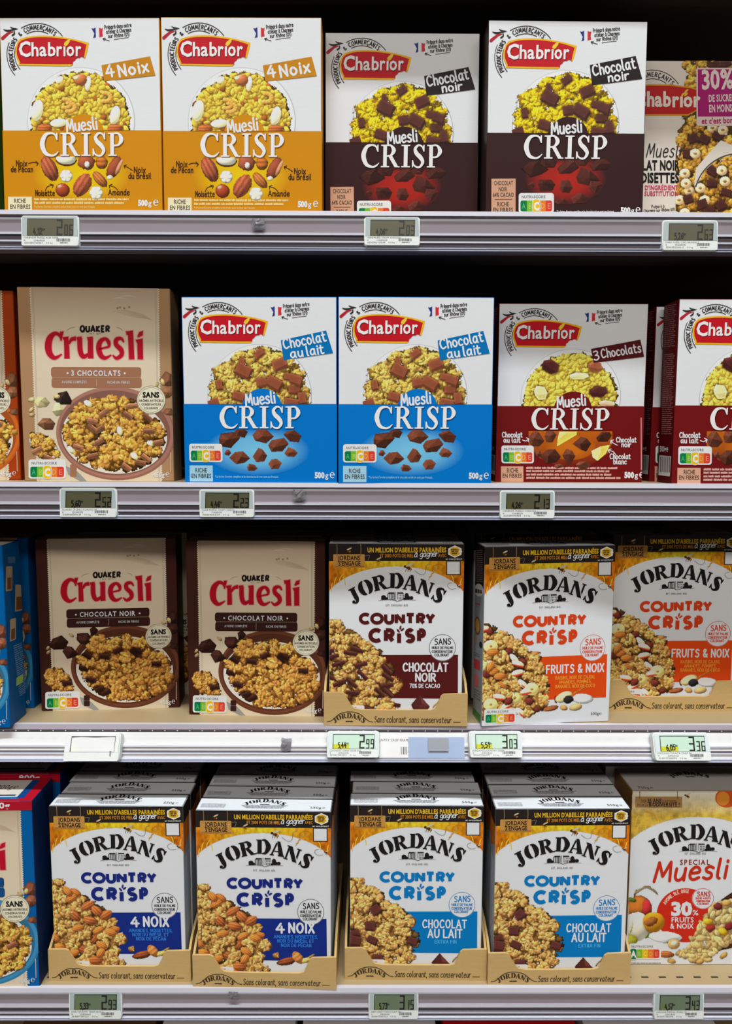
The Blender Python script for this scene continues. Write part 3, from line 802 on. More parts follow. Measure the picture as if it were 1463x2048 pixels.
            ch = col(138, 78, 58); x0, y0, x1, y1, S = 380, 1208, 1055, 1520, [(440, 1265, 66, 80), (556, 1250, 48, 60), (985, 1250, 66, 56), (820, 1310, 86, 66), (555, 1410, 90, 66), (700, 1410, 62, 66), (455, 1390, 36, 30), (815, 1480, 66, 40), (620, 1490, 40, 24)]
        p = Pic(x0, y0, x1, y1, 3.2, 31)
        for i, (x, y, rx, ry) in enumerate(S):
            c = ch*(.55 if kind == 'trois' and i in (2, 3, 4) else 1)*p.R.uniform(.8, 1.15)
            p.shard(x, y, rx, ry, c, 10+i, 6, i+3, y0)
        if kind == 'trois':
            p.face([(625, 1210), (770, 1210), (765, 1240), (605, 1335), (610, 1270)], 40, col(232, 206, 92), .03); p.face([(625, 1210), (700, 1210), (640, 1260), (610, 1270)], 41, col(240, 222, 140), .03)
            p.face([(880, 1365), (950, 1330), (1035, 1315), (1000, 1390), (930, 1450), (890, 1420)], 40, col(232, 206, 92), .03); p.face([(880, 1365), (950, 1330), (960, 1370), (930, 1450), (890, 1420)], 41, col(240, 226, 150), .03)
            L_ = []; c = WHITE
            for t, xa, xb, y in (('Chocolat', 168, 328, 1258), ('au lait', 178, 312, 1300), ('Chocolat', 1082, 1242, 1296), ('noir', 1124, 1200, 1334), ('Chocolat', 1030, 1194, 1430), ('blanc', 1058, 1162, 1472)):
                if t[0] == 'C': L_.append(k.art('ingredient_note', hom=homog(HG, CW, CHT), sep=True))
                L_[-1].hand(t, xa, xb, y, 40, 7.5, c, 4)
            for n, P in zip(L_, ([(330, 1280), (356, 1288), (380, 1272)], [(1090, 1320), (1060, 1304), (1040, 1284)], [(1078, 1398), (1056, 1372), (1018, 1362)])): n.stroke(P, 7, c, 4)
            for n, P in zip(L_, ([(362, 1262), (382, 1272), (376, 1294)], [(1060, 1278), (1038, 1284), (1040, 1306)], [(1040, 1350), (1016, 1360), (1026, 1380)])): n.stroke(P, 7, c, 4, False)
            k.art('small_print', hom=homog(HG, CW, CHT)).rect(1278, 1098, 1288, 1520, col(210, 130, 130), 3)
        a.pic(p.finish(3, .3), 4)
    # claims, weight, small print
    f = k.art('fibre_badge'); s_ = k.art('small_print'); ic = col(70, 62, 50)
    if kind == 'noix':
        f.rect(140, 1580, 332, 1708, col(238, 222, 184), 3); f.font('RICHE', 188, 285, 1630, 34, ic, 4, .02); f.font('EN FIBRES', 155, 322, 1678, 34, ic, 4, .02)
        for y in (1608, 1638): s_.scribble(352, 1112 if y < 1620 else 1078, y, 17, col(245, 215, 150), 3)
        s_.font("*La farine d'avoine complète et les fruits secs ne sont pas français.", 350, 845, 1668, 15, col(245, 215, 150), 3, .01)
        s_.font('500', 1190, 1268, 1652, 44, WHITE, 3, .06); s_.font('g', 1272, 1302, 1652, 44, WHITE, 3, .015); s_.font('℮', 1308, 1358, 1652, 62, WHITE, 3, .01)
    else:
        f.h = s_.h = homog({'noir': HD, 'lait': HF, 'trois': HG}[kind], CW, CHT)
        nb = k.art('nutrition_badge', hom=f.h)
        if kind == 'noir':
            bc = col(206, 156, 128)
            f.rect(125, 1430, 320, 1710, bc, 3)
            for t, xa, xb, y in (('CHOCOLAT', 146, 300, 1482), ('NOIR', 182, 252, 1530), ('64% CACAO', 136, 306, 1576), ('RICHE', 172, 268, 1650), ('EN FIBRES', 136, 300, 1696)): f.font(t, xa, xb, y, 34, ic, 4, .02)
            f.rect(152, 1594, 292, 1598, ic, 4)
            nutri(nb, 345, 1545, 628, 1704)
            s_.font("*La farine d'avoine complète et le chocolat noir ne sont pas français.", 652, 1116, 1704, 20, WHITE, 3, .02)
            W_ = (1165, 1708)
        elif kind == 'lait':
            f.rect(187, 1500, 372, 1630, col(160, 208, 232), 3); f.font('RICHE', 232, 326, 1556, 34, ic, 4, .02); f.font('EN FIBRES', 200, 360, 1602, 34, ic, 4, .02)
            nutri(nb, 187, 1325, 452, 1472)
            s_.font("*La farine d'avoine complète et le chocolat au lait ne sont pas français.", 390, 898, 1598, 18, col(150, 205, 240), 3, .01)
            W_ = (1185, 1598)
        else:
            f.rect(155, 1493, 335, 1617, col(216, 164, 138), 3); f.font('RICHE', 202, 294, 1542, 34, ic, 4, .02); f.font('EN FIBRES', 166, 324, 1584, 32, ic, 4, .02)
            nutri(nb, 160, 1325, 420, 1468)
            for y, xe in ((1512, 1090), (1538, 1024), (1566, 1040), (1592, 1114)): s_.scribble(358, xe, y, 17, col(226, 180, 170), 3)
            W_ = (1146, 1582)
        x, y = W_
        s_.font('500', x, x+78, y, 44, WHITE, 3, .06); s_.font('g', x+82, x+112, y, 44, WHITE, 3, .015); s_.font('℮', x+115, x+163, y, 60, WHITE, 3, .01)
    if kind == 'trois':
        sp = k.art('side_print', low_x_plane(CW, CHT, CT), homog([(207, 105), (325, 70), (160, 1680), (275, 1690)], CT, CHT)); sp.W = CT
        for i in range(64):
            y = 130+i*18
            if 505 < y < 545: continue
            x = 214-(y-100)*.022; sp.scribble(x+6, x+92-(i*7 % 5)*4, y-12, 10, col(170, 110, 110), 2, i)
        sp.poly([(180, 1440), (172, 1618), (264, 1624), (272, 1446)], WHITE, 2)
        for q in range(13): sp.rect(186+q*6.2, 1450, 186+q*6.2+(2 if q % 3 else 4), 1590, INK, 3)
        sp.font('500g℮', 182, 250, 1405, 46, WHITE, 2, .03)
    return k.finish()

# ------------------------------------------------------------------ white country cereal boxes with a black top band
HJ = [(105, 150), (1205, 158), (105, 1621), (1190, 1621)]
JW, JH, JT = 0.1773, 0.2414, 0.033
LET = [('J', 308, 572, -27), ('O', 404, 508, -22), ('R', 520, 470, -12), ('D', 656, 452, 1), ('A', 770, 470, 8), ('N', 890, 512, 20), ('S', 1000, 568, 29)]
def jordans_logo(a, c=None, lv=5, house=True):
    c = INK*.5 if c is None else c
    for L, cx, cy, an in LET:
        w_, sp = JOR[L]; ca, sa = math.cos(math.radians(an)), math.sin(math.radians(an))
        def T(px, py):
            x, y = (px-w_/2)*1.25, -(py-50)*1.2
            return (cx+x*ca-y*sa, cy+x*sa+y*ca)
        a.shapes(sp, T, c, lv)
    if not house: return
    for x, y, rx, ry in ((552, 586, 20, 16), (568, 598, 22, 12), (545, 600, 14, 8), (740, 578, 18, 26), (752, 592, 22, 14), (778, 592, 16, 14), (728, 600, 14, 10)): a.disc(x, y, rx, ry, c, lv, n=16)
    a.poly([(588, 560), (594, 548), (642, 548), (640, 556)], c, lv); a.poly([(668, 558), (668, 548), (712, 548), (716, 558)], c, lv)
    for x in (584, 600, 612, 624, 636): a.rect(x, 556, x+6, 606, c, lv)
    for x in (648, 664): a.rect(x, 545, x+4, 606, c, lv)
    for x in (676, 688, 700, 712):
        a.rect(x, 566, x+5, 580, c, lv); a.rect(x, 586, x+5, 606, c, lv)
    a.stroke([(510, 616, 2), (570, 606, 4), (640, 610, 5), (665, 620, 4), (720, 606, 4), (815, 612, 2)], 4, c, lv)
def arched(a, c=INK, lv=2):
    jordans_logo(a, c, lv, False)
    a.disc(600, 606, 40, 10, c, lv, n=12); a.disc(700, 606, 60, 10, c, lv, n=12); a.rect(570, 584, 740, 606, c, lv)
def bee(a, x, y, s, lv, flip=1):
    d = col(92, 54, 20)
    a.disc(x, y, 22*s, 9*s, d, lv, ang=28*flip, n=14); a.disc(x-20*s*flip, y-10*s, 10*s, 8*s, d*.6, lv, n=10); a.disc(x+12*s*flip, y+5*s, 4*s, 9*s, col(200, 140, 40), lv+.5, ang=28*flip, n=10)
    for q in (-14, 0, 14): a.stroke([(x+q*s, y+4*s), (x+(q-5)*s, y+22*s)], 3*s, d, lv, False, False)
    a.disc(x+6*s*flip, y-20*s, 24*s, 7*s, col(200, 190, 160), lv, ang=-24*flip, n=12)
def grass(a, x, y, s, lv):
    g = col(206, 160, 80)
    for q in range(6): a.disc(x+q*9*s, y-q*13*s, 13*s, 5*s, g*(1.1 if q % 2 else .85), lv, ang=-75 if q % 2 else -25, n=10)
    a.stroke([(x-14*s, y+24*s), (x+46*s, y-70*s)], 3*s, g*.8, lv, False, False)
PILE = [(90, 800), (130, 778), (168, 782), (200, 830), (232, 880), (300, 876), (345, 905), (385, 965), (460, 1010), (530, 1052), (565, 1100), (605, 1130), (612, 1230), (655, 1270), (662, 1310), (612, 1350), (610, 1420), (616, 1480), (560, 1515), (430, 1520), (330, 1525), (90, 1540)]
def jordans(kind, T=JT):
    main, panel, names = {'noir': (col(82, 26, 26), col(86, 26, 26), None), 'noix': (col(26, 40, 122), col(20, 44, 130), ['AMANDES, NOISETTES,', 'NOIX DU BRÉSIL ET', 'NOIX DE PÉCAN']),
                          'lait': (col(8, 120, 190), col(0, 120, 190), None), 'fruits': (col(212, 66, 26), col(222, 74, 20), ['RAISINS, NOIX DE CAJOU,', 'AMANDES, POMMES,', 'BANANES, NOIX DE COCO'])}[kind]
    sub = {'noir': WHITE, 'noix': col(48, 128, 220), 'lait': col(80, 180, 236), 'fruits': col(240, 150, 50)}[kind]
    k = Kit(JW, JH, T, HJ, PAPER, col(150, 154, 160), col(216, 220, 224))  # side colour darkened to carry the weaker light on the carton sides
    for pl in (high_x_plane, low_x_plane)[:1 if kind == 'fruits' else 2]:
        q = Art(homog([(0, 0), (100, 0), (0, 1000), (100, 1000)], T, JH), pl(JW, JH, T), T, JH); k.parts[0][1].append(q)
        q.rect(3, 4, 97, 100, col(44, 38, 36), 1); q.poly([(3, 100), (3, 270), (50, 232), (97, 210), (97, 100)], col(190, 110, 20), 1); q.rect(12, 300, 88, 960, col(176, 180, 186), 1)
    b = k.base
    b.rect(100, 140, 1215, 297, col(40, 34, 32), 1)
    # golden field with the white arch cut out
    p = Pic(100, 292, 1210, 565, 4.2, 41)
    X, Y = p.X, p.Y; t = np.clip(np.abs(X-640)/540, 0, 1)[..., None]; v = np.clip((Y-295)/250, 0, 1)[..., None]
    n = smooth(np.random.RandomState(8).randn(*X.shape), 2); n = n/n.std()
    n2 = np.roll(n, 3, 0)*.5+np.roll(n, -3, 0)*.5; nn = (.6*n2+.5*n)[..., None]
    base = col(232, 196, 40)*(1-t)+col(216, 122, 10)*t
    base = base*(1-.55*v*t)+col(190, 70, 20)*.55*v*t
    wave = np.sin((X-100)/26+np.sin(Y/40)*1.6+(Y-300)/34)[..., None]
    p.C = base*np.clip(1+.22*nn+.25*wave*t, .35, 1.7)
    arch = 548-210*np.sqrt(np.clip(1-((X-652)/595)**2, 0, 1))*1.0-0*Y
    lim = 338+(1-np.sqrt(np.clip(1-((X-652)/600)**2, 0, 1)))*352
    p.M[:] = Y < lim
    fp = k.art('harvest_picture'); fp.pic(p, 2)
    for x, y, dx in ((150, 420, 20), (190, 400, 30), (240, 420, -16), (1120, 400, -24), (1170, 430, 16), (125, 470, 10)):
        fp.stroke([(x, y+70, 5), (x+dx*.3, y+30, 8), (x+dx, y, 4)], 6, col(244, 206, 70), 2.6)
    grass(fp, 930, 420, 1.1, 3)
    fp.ring(1000, 360, 52, 40, 6, col(196, 120, 20), 2.6, 150, 380)
    tr = ([(805, 370), (850, 402), (885, 396), (895, 350), (905, 325), (930, 318)], [(1140, 516), (1095, 520), (1070, 495), (1080, 475), (1105, 468)], [(400, 250), (436, 245), (432, 270), (425, 285)])
    for (bx, by, bsz), P in zip(((755, 350, 1.35), (1166, 500, .7), (508, 290, .9)), tr):
        bs = k.art('bee_drawing', sep=True); bee(bs, bx, by, bsz, 4); bs.stroke(P, 3.5, col(130, 124, 118), 4)
    # hanging wooden sign
    a = k.art('hanging_sign')
    a.rrect(142, 236, 398, 346, 8, col(196, 144, 72), 4); a.rect(146, 330, 396, 342, col(170, 116, 52), 4.5)
    for x in (172, 366): a.stroke([(x, 154), (x+2, 200), (x, 258)], 5, col(150, 120, 80), 5)
    a.font('JORDANS', 184, 362, 284, 36, INK*.5, 5.5, .025); a.font("S'ENGAGE", 184, 366, 328, 36, INK*.5, 5.5, .025)
    bee(a, 268, 210, .9, 5)
    # campaign line
    a = k.art('campaign_text')
    yl = col(240, 184, 36)
    a.font("UN MILLION D'ABEILLES PARRAINÉES", 420, 1060, 221, 37, yl, 3, .03)
    a.font('ET 2000 POTS DE MIEL', 522, 796, 262, 28, col(214, 140, 40), 3, .015)
    a.hand('à gagner', 798, 988, 261, 44, 6, WHITE, 3, -2, .2, gap=4); a.font('AVEC', 994, 1060, 260, 26, col(214, 140, 40), 3, .01)
    a = k.art('honey_emblem')
    hx = [(1128+62*math.cos(math.radians(q)), 216+50*math.sin(math.radians(q))) for q in (-90, -30, 30, 90, 150, 210)]
    a.poly(hx[::-1], col(232, 228, 215), 3); a.disc(1128, 216, 44, 36, col(226, 176, 30), 3.5, n=18)
    for i, y in enumerate((206, 222, 238)): a.scribble(1096+i*4, 1158-i*6, y, 14, INK, 4, i)
    a.disc(1172, 216, 14, 12, col(232, 228, 215), 3.5, n=10)
    a.font('sur www.jordans.fr', 1054, 1188, 282, 13, WHITE, 3, .02)
    a.rect(1058, 290, 1176, 406, INK, 3); a.rect(1066, 297, 1168, 399, PAPER, 3.5)
    # brand
    a = k.art('brand_logo'); jordans_logo(a)
    a.font('EST. ENGLAND 1855', 570, 752, 660, 15, INK, 5, .01, space=.12)
    # title
    a = k.art('product_title')
    def word(t, x0, x1, yb, cap, w_, lv=4, gap=21):
        a.hand(t, x0+w_/2, x1-w_/2, yb-w_/2, cap-w_, w_, main, lv, round_=False, gap=gap, D=GEO)
    word('COUNTRY', 350, 974, 812, 98, 28)
    word('CR', 428, 644, 962, 122, 34, gap=28); word('S', 722, 810, 964, 124, 34); word('P', 818, 898, 962, 122, 34)
    a.rect(662, 884, 696, 962, main, 4)
    for cx, cy, an in ((672, 862, 50), (690, 836, -75), (706, 852, -35)): a.disc(cx, cy, 18, 8, main, 4, ang=an, n=14)
    # flavour panel
    a = k.art('flavour_panel')
    a.poly([(470, 1062), (470, 1418), (1158, 1418), (1158, 1057)], panel, 2.5)
    if kind == 'noir':
        a.hand('CHOCOLAT', 712, 1074, 1194, 66, 13, WHITE, 4, gap=17); a.hand('NOIR', 812, 974, 1276, 64, 13, WHITE, 4); a.hand('70% DE CACAO', 766, 1010, 1330, 32, 6, WHITE, 4)
    elif kind == 'lait':
        a.hand('CHOCOLAT', 708, 1068, 1200, 68, 11, WHITE, 4, gap=17); a.hand('AU LAIT', 752, 1032, 1284, 70, 12, WHITE, 4); a.hand('EXTRA FIN', 808, 986, 1334, 28, 5, sub, 4)
    else:
        if kind == 'noix': a.hand('4', 748, 812, 1180, 78, 17, WHITE, 4); a.hand('NOIX', 850, 1054, 1176, 78, 17, WHITE, 4, gap=18)
        else: a.hand('FRUITS & NOIX', 640, 1130, 1200, 66, 12, WHITE, 4, gap=16)
        y0 = 1226 if kind == 'noix' else 1254
        for i, (t, xa, xb) in enumerate(zip(names, (730, 756, 786) if kind == 'noix' else (720, 752, 722), (1084, 1054, 1030) if kind == 'noix' else (1056, 1026, 1058))):
            a.hand(t, xa, xb, y0+i*36, 26, 5, sub, 4)
    a = k.art('claim_seal')
    a.disc(1031, 1000, 109, 111, PAPER, 3.2); a.ring(1031, 1000, 106, 108, 4, INK if kind in ('noir', 'noix') else main, 3.6)
    tc_ = INK if kind in ('noir', 'noix') else main
    a.hand('SANS', 968, 1098, 976, 48, 8, tc_, 4, -2)
    for t, x0, x1, y in (('HUILE DE PALME', 946, 1118, 1010), ('CONSERVATEUR', 946, 1112, 1042), ('COLORANT', 968, 1084, 1070)): a.hand(t, x0, x1, y, 20, 4.5, tc_, 4)
    # cereal heap
    a = k.art('cereal_picture')
    p = Pic(90, 770, 1200, 1600, 3.6, {'noir': 51, 'noix': 52, 'lait': 53, 'fruits': 54}[kind])
    tan = col(208, 152, 84); dk = col(70, 34, 30)
    def stick(q, x, y, h):
        bar(q, x, y, h+90, dk*1.05)
    def pecan(q, x, y, h): q.dome(x, y, 60, 36, q.R.uniform(-60, 60), h+16, 26, col(160, 88, 44), .08, .12, stripe=10)
    def almond(q, x, y, h): q.dome(x, y, 52, 30, q.R.uniform(-60, 60), h+16, 26, col(190, 110, 48), .05, .1, stripe=12)
    def raisin(q, x, y, h): q.dome(x, y, 40, 28, q.R.uniform(-60, 60), h+10, 20, col(104, 44, 36), .15, .2)
    def apple(q, x, y, h):
        an = q.R.uniform(-60, 60); q.dome(x, y, 54, 24, an, h+10, 12, col(236, 212, 160), .08, .05, .6); q.dome(x+6, y+18, 48, 9, an, h+12, 10, col(196, 50, 40), .08, .05, .6)
    def banana(q, x, y, h): q.dome(x, y, 62, 52, 10, h+14, 16, col(238, 208, 130), .06, .05, .6); q.dome(x, y, 12, 10, 0, h+32, 6, col(170, 120, 60), .3)
    def choc(q, x, y, h): q.chunk(x, y, 40, dk*1.25, h+120)
    ex = {'noir': [(.22, stick)], 'noix': [(.07, pecan), (.12, almond)], 'lait': [(.16, choc)], 'fruits': [(.07, raisin), (.07, apple), (.07, almond), (.05, banana)]}[kind]
    granola(p, PILE, 66, tan, ex, 60)
    for x, y, r in ((650, 1345, 42), (560, 1465, 52), (700, 1345, 0)):
        if r and kind != 'noir': p.cluster(x+ (100 if kind == 'noix' else 0), y+(30 if kind == 'noix' else 0), r*.8, tan, 30)
        elif r: p.cluster(x, y, r, tan, 30)
    if kind == 'fruits':
        for f, x, y in ((banana, 180, 1440), (apple, 250, 1380), (raisin, 330, 1420), (almond, 170, 1130), (banana, 170, 960), (apple, 400, 1110), (apple, 480, 1340)): f(p, x, y, 120)
    if kind == 'noix': pecan(p, 412, 1130, 140); almond(p, 580, 1230, 140); almond(p, 500, 1345, 130); almond(p, 310, 1195, 130)
    # loose pieces on the white ground
    if kind in ('noir', 'lait'):
        x, y = (855, 1450) if kind == 'noir' else (860, 1480)
        p.face([(x-80, y+20), (x-10, y-64), (x+80, y+36), (x+60, y+62), (x-60, y+62)], 50, dk*1.5, .08); p.face([(x-10, y-64), (x+80, y+36), (x+10, y+10)], 51, dk*2.4, .08); p.face([(x-80, y+20), (x-10, y-64), (x+10, y+10), (x-20, y+62), (x-60, y+62)], 51, dk*1.2, .08)
        if kind == 'noir': stick(p, 640, 1470, 20)
        for q in range(7): p.dome(965+q*14, 1480-q*14, 22, 8, -60+q*9, 20+q, 6, col(216, 176, 100), .1)
    elif kind == 'noix':
        for q, (x, y, an) in enumerate(((822, 1430, -8), (836, 1418, -14))): p.dome(x, y, 78, 30, an, 10+q*20, 26, col(150, 76, 40), .06, .12, stripe=8)
        p.dome(922, 1390, 40, 62, -40, 60, 26, col(196, 122, 58), .05, .1, stripe=11)
        for q in range(6): p.dome(960+q*16, 1420-q*10, 26, 10, -30, 30, 6, col(222, 186, 110), .1)
        p.dome(985, 1412, 46, 22, -14, 70, 10, col(226, 190, 96), .08)
    else:
        p.dome(800, 1400, 78, 44, -20, 20, 26, col(232, 214, 150), .05, .04, .6); p.dome(728, 1420, 14, 34, -10, 10, 10, col(170, 40, 50), .05); p.dome(836, 1424, 44, 34, -16, 60, 16, col(40, 34, 38), .1)
        p.dome(960, 1420, 92, 44, 6, 20, 26, col(232, 230, 228), .06, .03, .65); p.dome(900, 1490, 58, 30, -6, 60, 20, col(206, 170, 110), .05, .05); p.dome(800, 1490, 36, 24, 20, 60, 20, col(206, 150, 86), .1, .05)
        p.dome(690, 1492, 66, 24, -10, 40, 18, col(164, 92, 54), .04, .1, stripe=10); p.cluster(470, 1490, 60, tan, 20); p.dome(520, 1520, 44, 24, 0, 60, 16, col(90, 50, 40), .1); p.cluster(580, 1480, 38, tan, 20)
        for q in range(6): p.dome(890+q*22, 1370-q*12, 24, 8, -50+q*6, 30, 6, col(220, 150, 60), .1)
    a.pic(p.finish(4, .9, gain=1.28), 3)
    nb = k.art('nutrition_badge'); nutri(nb, 125, 1478, 396, 1600, 4)
    s_ = k.art('small_print'); s_.font('500g℮', 1030, 1125, 1562, 24, INK, 4, .0)
    k.base.rect(134, 1125, 139, 1235, col(60, 50, 46), 4.5)
    # top panel
    tw, tv = 1100, 210
    h2 = homog([(0, 0), (tw, 0), (0, tv), (tw, tv)], JW, T)
    tp = k.art('top_flap', top_plane(JW, JH, T), h2); tp.H = T
    tp.add([(6, 10), (6, 204), (1094, 204), (1094, 10)], [(0, 1, 2, 3)], col(222, 226, 230), 6)
    for e in ((6, 10, 6, 204), (6, 204, 1094, 204), (1094, 204, 1094, 10)): tp.stroke([(e[0], e[1]), (e[2], e[3])], 3, col(150, 154, 160), 7, False, False)
    tp.M = np.array([[.44, 0, 550-660*.44], [0, .44, 62-505*.44]]); arched(tp, INK*.6, 8); tp.M = None
    for y in (128, 142, 156, 170): tp.scribble(360+(y-128), 740-(y-128), y, 9, col(90, 92, 98), 8)
    for y in (110, 124, 138, 152, 166): tp.scribble(30, 230, y, 9, col(150, 152, 158), 8)
    tp.font('500g' if kind == 'fruits' else '550g', 925, 1020, 165, 32, INK, 8, .01); tp.font('℮', 1026, 1052, 165, 30, INK, 8)
    if kind == 'fruits':
        sp = k.art('side_print', low_x_plane(JW, JH, T), homog([(120, 180), (215, 240), (65, 1840), (155, 1895)], T, JH)); sp.W = T
        sp.poly([(120, 180), (95, 640), (195, 640), (215, 240)], col(38, 30, 30), 1.5)
        sp.disc(146, 650, 48, 62, PAPER, 1.8, n=24)
        for i in range(16): sp.scribble(122, 190, 270+i*20, 9, col(150, 140, 130), 2, i)
        sp.scribble(108, 180, 680, 40, INK, 2); sp.scribble(108, 160, 790, 14, col(200, 60, 60), 2); sp.scribble(108, 150, 840, 12, col(170, 170, 175), 2)
        sp.disc(128, 990, 30, 86, col(120, 76, 34), 2, n=20); sp.disc(128, 990, 22, 68, col(200, 150, 70), 2.5, n=20)
        sp.disc(100, 1120, 18, 26, col(190, 150, 90), 2, n=14); sp.disc(160, 1160, 16, 30, col(50, 40, 40), 2, n=14)
        sp.rect(86, 1310, 148, 1400, col(206, 60, 70), 2); sp.rect(90, 1450, 132, 1560, col(214, 110, 110), 2)
        for y in (1260, 1280, 1600, 1625, 1650, 1675): sp.scribble(84, 148, y, 10, col(110, 110, 115), 2, y)
        sp.poly([(70, 1770), (68, 1825), (146, 1870), (148, 1800)], col(50, 130, 60), 2)
    return k.finish()

# ------------------------------------------------------------------ tall granola boxes with stitched side bands
HQ = [(133, 95), (1358, 105), (190, 1643), (1393, 1643)]
QW, QH, QT = 0.1894, 0.2432, 0.05
BOWL = [(500, 1240), (520, 1170), (560, 1110), (640, 1010), (760, 990), (860, 975), (900, 950), (960, 985), (1060, 990), (1180, 1100), (1290, 1180), (1325, 1260), (1300, 1380), (1250, 1470), (1130, 1540), (960, 1562), (800, 1540), (660, 1480), (560, 1390)]
def quaker(kind, T=QT, W=QW, H=QH, weight='450g', top=None, side=None):
    P_ = {'trois': ((172, 134, 96), (160, 112, 84), (166, 116, 100), (150, 100, 70)), 'noir': ((66, 34, 28), (58, 30, 26), (110, 62, 42), (72, 40, 32)),
          'orange': ((166, 62, 16), (150, 60, 20), (206, 104, 40), (150, 100, 70)), 'bleu': ((0, 92, 160), (18, 72, 128), (60, 140, 186), (150, 90, 66)), 'vert': ((80, 130, 50), (60, 100, 40), (150, 190, 100), (110, 70, 50))}[kind]
    band, ban, bowl, chc = (col(*c) for c in P_)
    cream = col(220, 204, 176)
    k = Kit(W, H, T, HQ, band, band*.8 if side is None else side, col(190, 172, 150) if top is None else top)
    b = k.base
    L0, L1, R0, R1 = (242, 95), (292, 1643), (1262, 105), (1292, 1643)
    def lx(y): return L0[0]+(L1[0]-L0[0])*(y-95)/1548
    def rx_(y): return R0[0]+(R1[0]-R0[0])*(y-105)/1538
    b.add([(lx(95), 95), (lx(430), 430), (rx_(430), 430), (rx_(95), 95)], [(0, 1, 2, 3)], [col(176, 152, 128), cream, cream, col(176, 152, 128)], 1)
    b.poly([(lx(430), 430), (lx(1643), 1643), (rx_(1643), 1643), (rx_(430), 430)], cream, 1)
    y = 112
    while y < 1640:
        b.poly([(lx(y)+1, y-9), (lx(y)-9, y), (lx(y)+1, y+9)], cream, 1); b.poly([(rx_(y)-1, y-9), (rx_(y)-1, y+9), (rx_(y)+9, y)], cream, 1); y += 19
    for dx, s in ((14, 1), (22, 1)):
        b.poly([(lx(95)+dx, 95), (lx(1643)+dx, 1643), (lx(1643)+dx+2, 1643), (lx(95)+dx+2, 95)], col(150, 140, 126), 1.5)
        b.poly([(rx_(95)-dx-2, 105), (rx_(1643)-dx-2, 1643), (rx_(1643)-dx, 1643), (rx_(95)-dx, 105)], col(150, 140, 126), 1.5)
    for i in range(7): b.stroke([(900+i*30, 290+i*8, 3), (1010+i*24, 280+i*10, 7), (1150+i*12, 310+i*8, 2)], 4, col(190, 168, 144), 1.6)
    for x, y in ((930, 262), (950, 256), (985, 262), (1024, 254)): b.rect(x, y-8, x+16, y+8, col(150, 128, 108), 1.7)
    for P in ([(880, 190, 2), (950, 180, 12), (1010, 186, 3)], [(960, 170, 2), (1020, 164, 10), (1080, 172, 2)]): b.stroke(P, 5, col(200, 182, 160), 1.6)
    # brand
    a = k.art('brand_logo')
    q = INK*.5
    a.hand('QUAKER', 640, 872, 450, 46, 15, q, 4, 0, round_=False, gap=18)
    a.font('- EST. 1877 -', 700, 826, 472, 13, col(120, 110, 100), 4)
    for P in ([(530, 444, 1), (556, 424, 4), (604, 412, 1)], [(925, 412, 1), (962, 424, 4), (982, 444, 1)]): a.stroke(P, 3, col(150, 140, 128), 4)
    # title
    a = k.art('product_title')
    red = col(184, 18, 40); edge = col(226, 150, 148)
    S = [[(488, 500, 22), (470, 474, 26), (434, 466, 32), (396, 505, 50), (384, 570, 54), (398, 628, 46), (438, 658, 30), (494, 628, 8)],
         [(528, 505, 36), (532, 580, 40), (534, 664, 42)], [(548, 548, 16), (570, 512, 28), (606, 504, 34)],
         [(636, 500, 38), (640, 600, 40), (664, 648, 34), (708, 628, 24)], [(722, 495, 40), (722, 590, 42), (724, 662, 44)],
         [(786, 588, 14), (830, 578, 14), (868, 566, 20), (866, 530, 30), (838, 506, 26), (800, 530, 38), (788, 580, 42), (804, 636, 40), (840, 658, 28), (890, 634, 8)],
         [(990, 534, 10), (968, 504, 24), (930, 512, 34), (928, 552, 36), (966, 592, 38), (970, 634, 34), (930, 660, 26), (898, 634, 8)]]
    G_ = [[(478, 450), (508, 448), (492, 522), (480, 520)], [(498, 494), (546, 488), (546, 520), (504, 516)], [(608, 494), (650, 488), (652, 520), (614, 516)], [(694, 494), (738, 488), (740, 518), (700, 516)],
          [(1022, 446), (1062, 438), (1074, 668), (1030, 668)], [(1004, 446), (1030, 444), (1030, 478), (1012, 476)], [(1096, 524), (1140, 502), (1144, 668), (1100, 668)], [(1084, 514), (1140, 502), (1130, 532), (1092, 536)], [(1096, 486), (1112, 452), (1144, 440), (1140, 478), (1108, 494)]]
    for grow, c, lv in ((12, edge, 3), (0, red, 4)):
        for P in S: a.stroke([(x, y, w_+grow) for x, y, w_ in P], 20, c, lv, cap=False)
        for P in G_:
            cx, cy = np.mean(P, 0); a.poly([(x+(6 if x > cx else -6)*(grow > 0), y+(6 if y > cy else -6)*(grow > 0)) for x, y in P], c, lv)
    # flavour plate
    a = k.art('flavour_label')
    a.rrect(405, 731, 1128, 812, 22, ban, 3); a.rrect(409, 814, 1132, 896, 22, ban, 3); a.rect(415, 795, 1124, 832, ban, 3)
    for i in range(70): a.rect(412+i*10.2, 811, 417+i*10.2, 815, cream*.8, 3.5)
    a.rect(768, 826, 771, 882, cream*.7, 3.5)
    t = {'trois': '· 3 CHOCOLATS ·', 'noir': '· CHOCOLAT NOIR ·', 'orange': '· 4 NOIX ·', 'bleu': '· CHOCOLAT AU LAIT ·', 'vert': '· POMME ·'}[kind]
    t = t.replace('·', '').strip()
    a.font(t, 566 if kind == 'trois' else 520, 968 if kind == 'trois' else 1010, 800, 42, WHITE, 4, .02, space=.08)
    for x in (538 if kind == 'trois' else 488, 996 if kind == 'trois' else 1042): a.disc(x, 780, 8, 8, WHITE, 4, n=10)
    a.font('AVOINE COMPLÈTE', 492, 692, 860, 20, WHITE*.8, 4, .01); a.font('RICHE EN FIBRES', 856, 1036, 862, 20, WHITE*.8, 4, .01)
    # bowl
    a = k.art('bowl_picture')
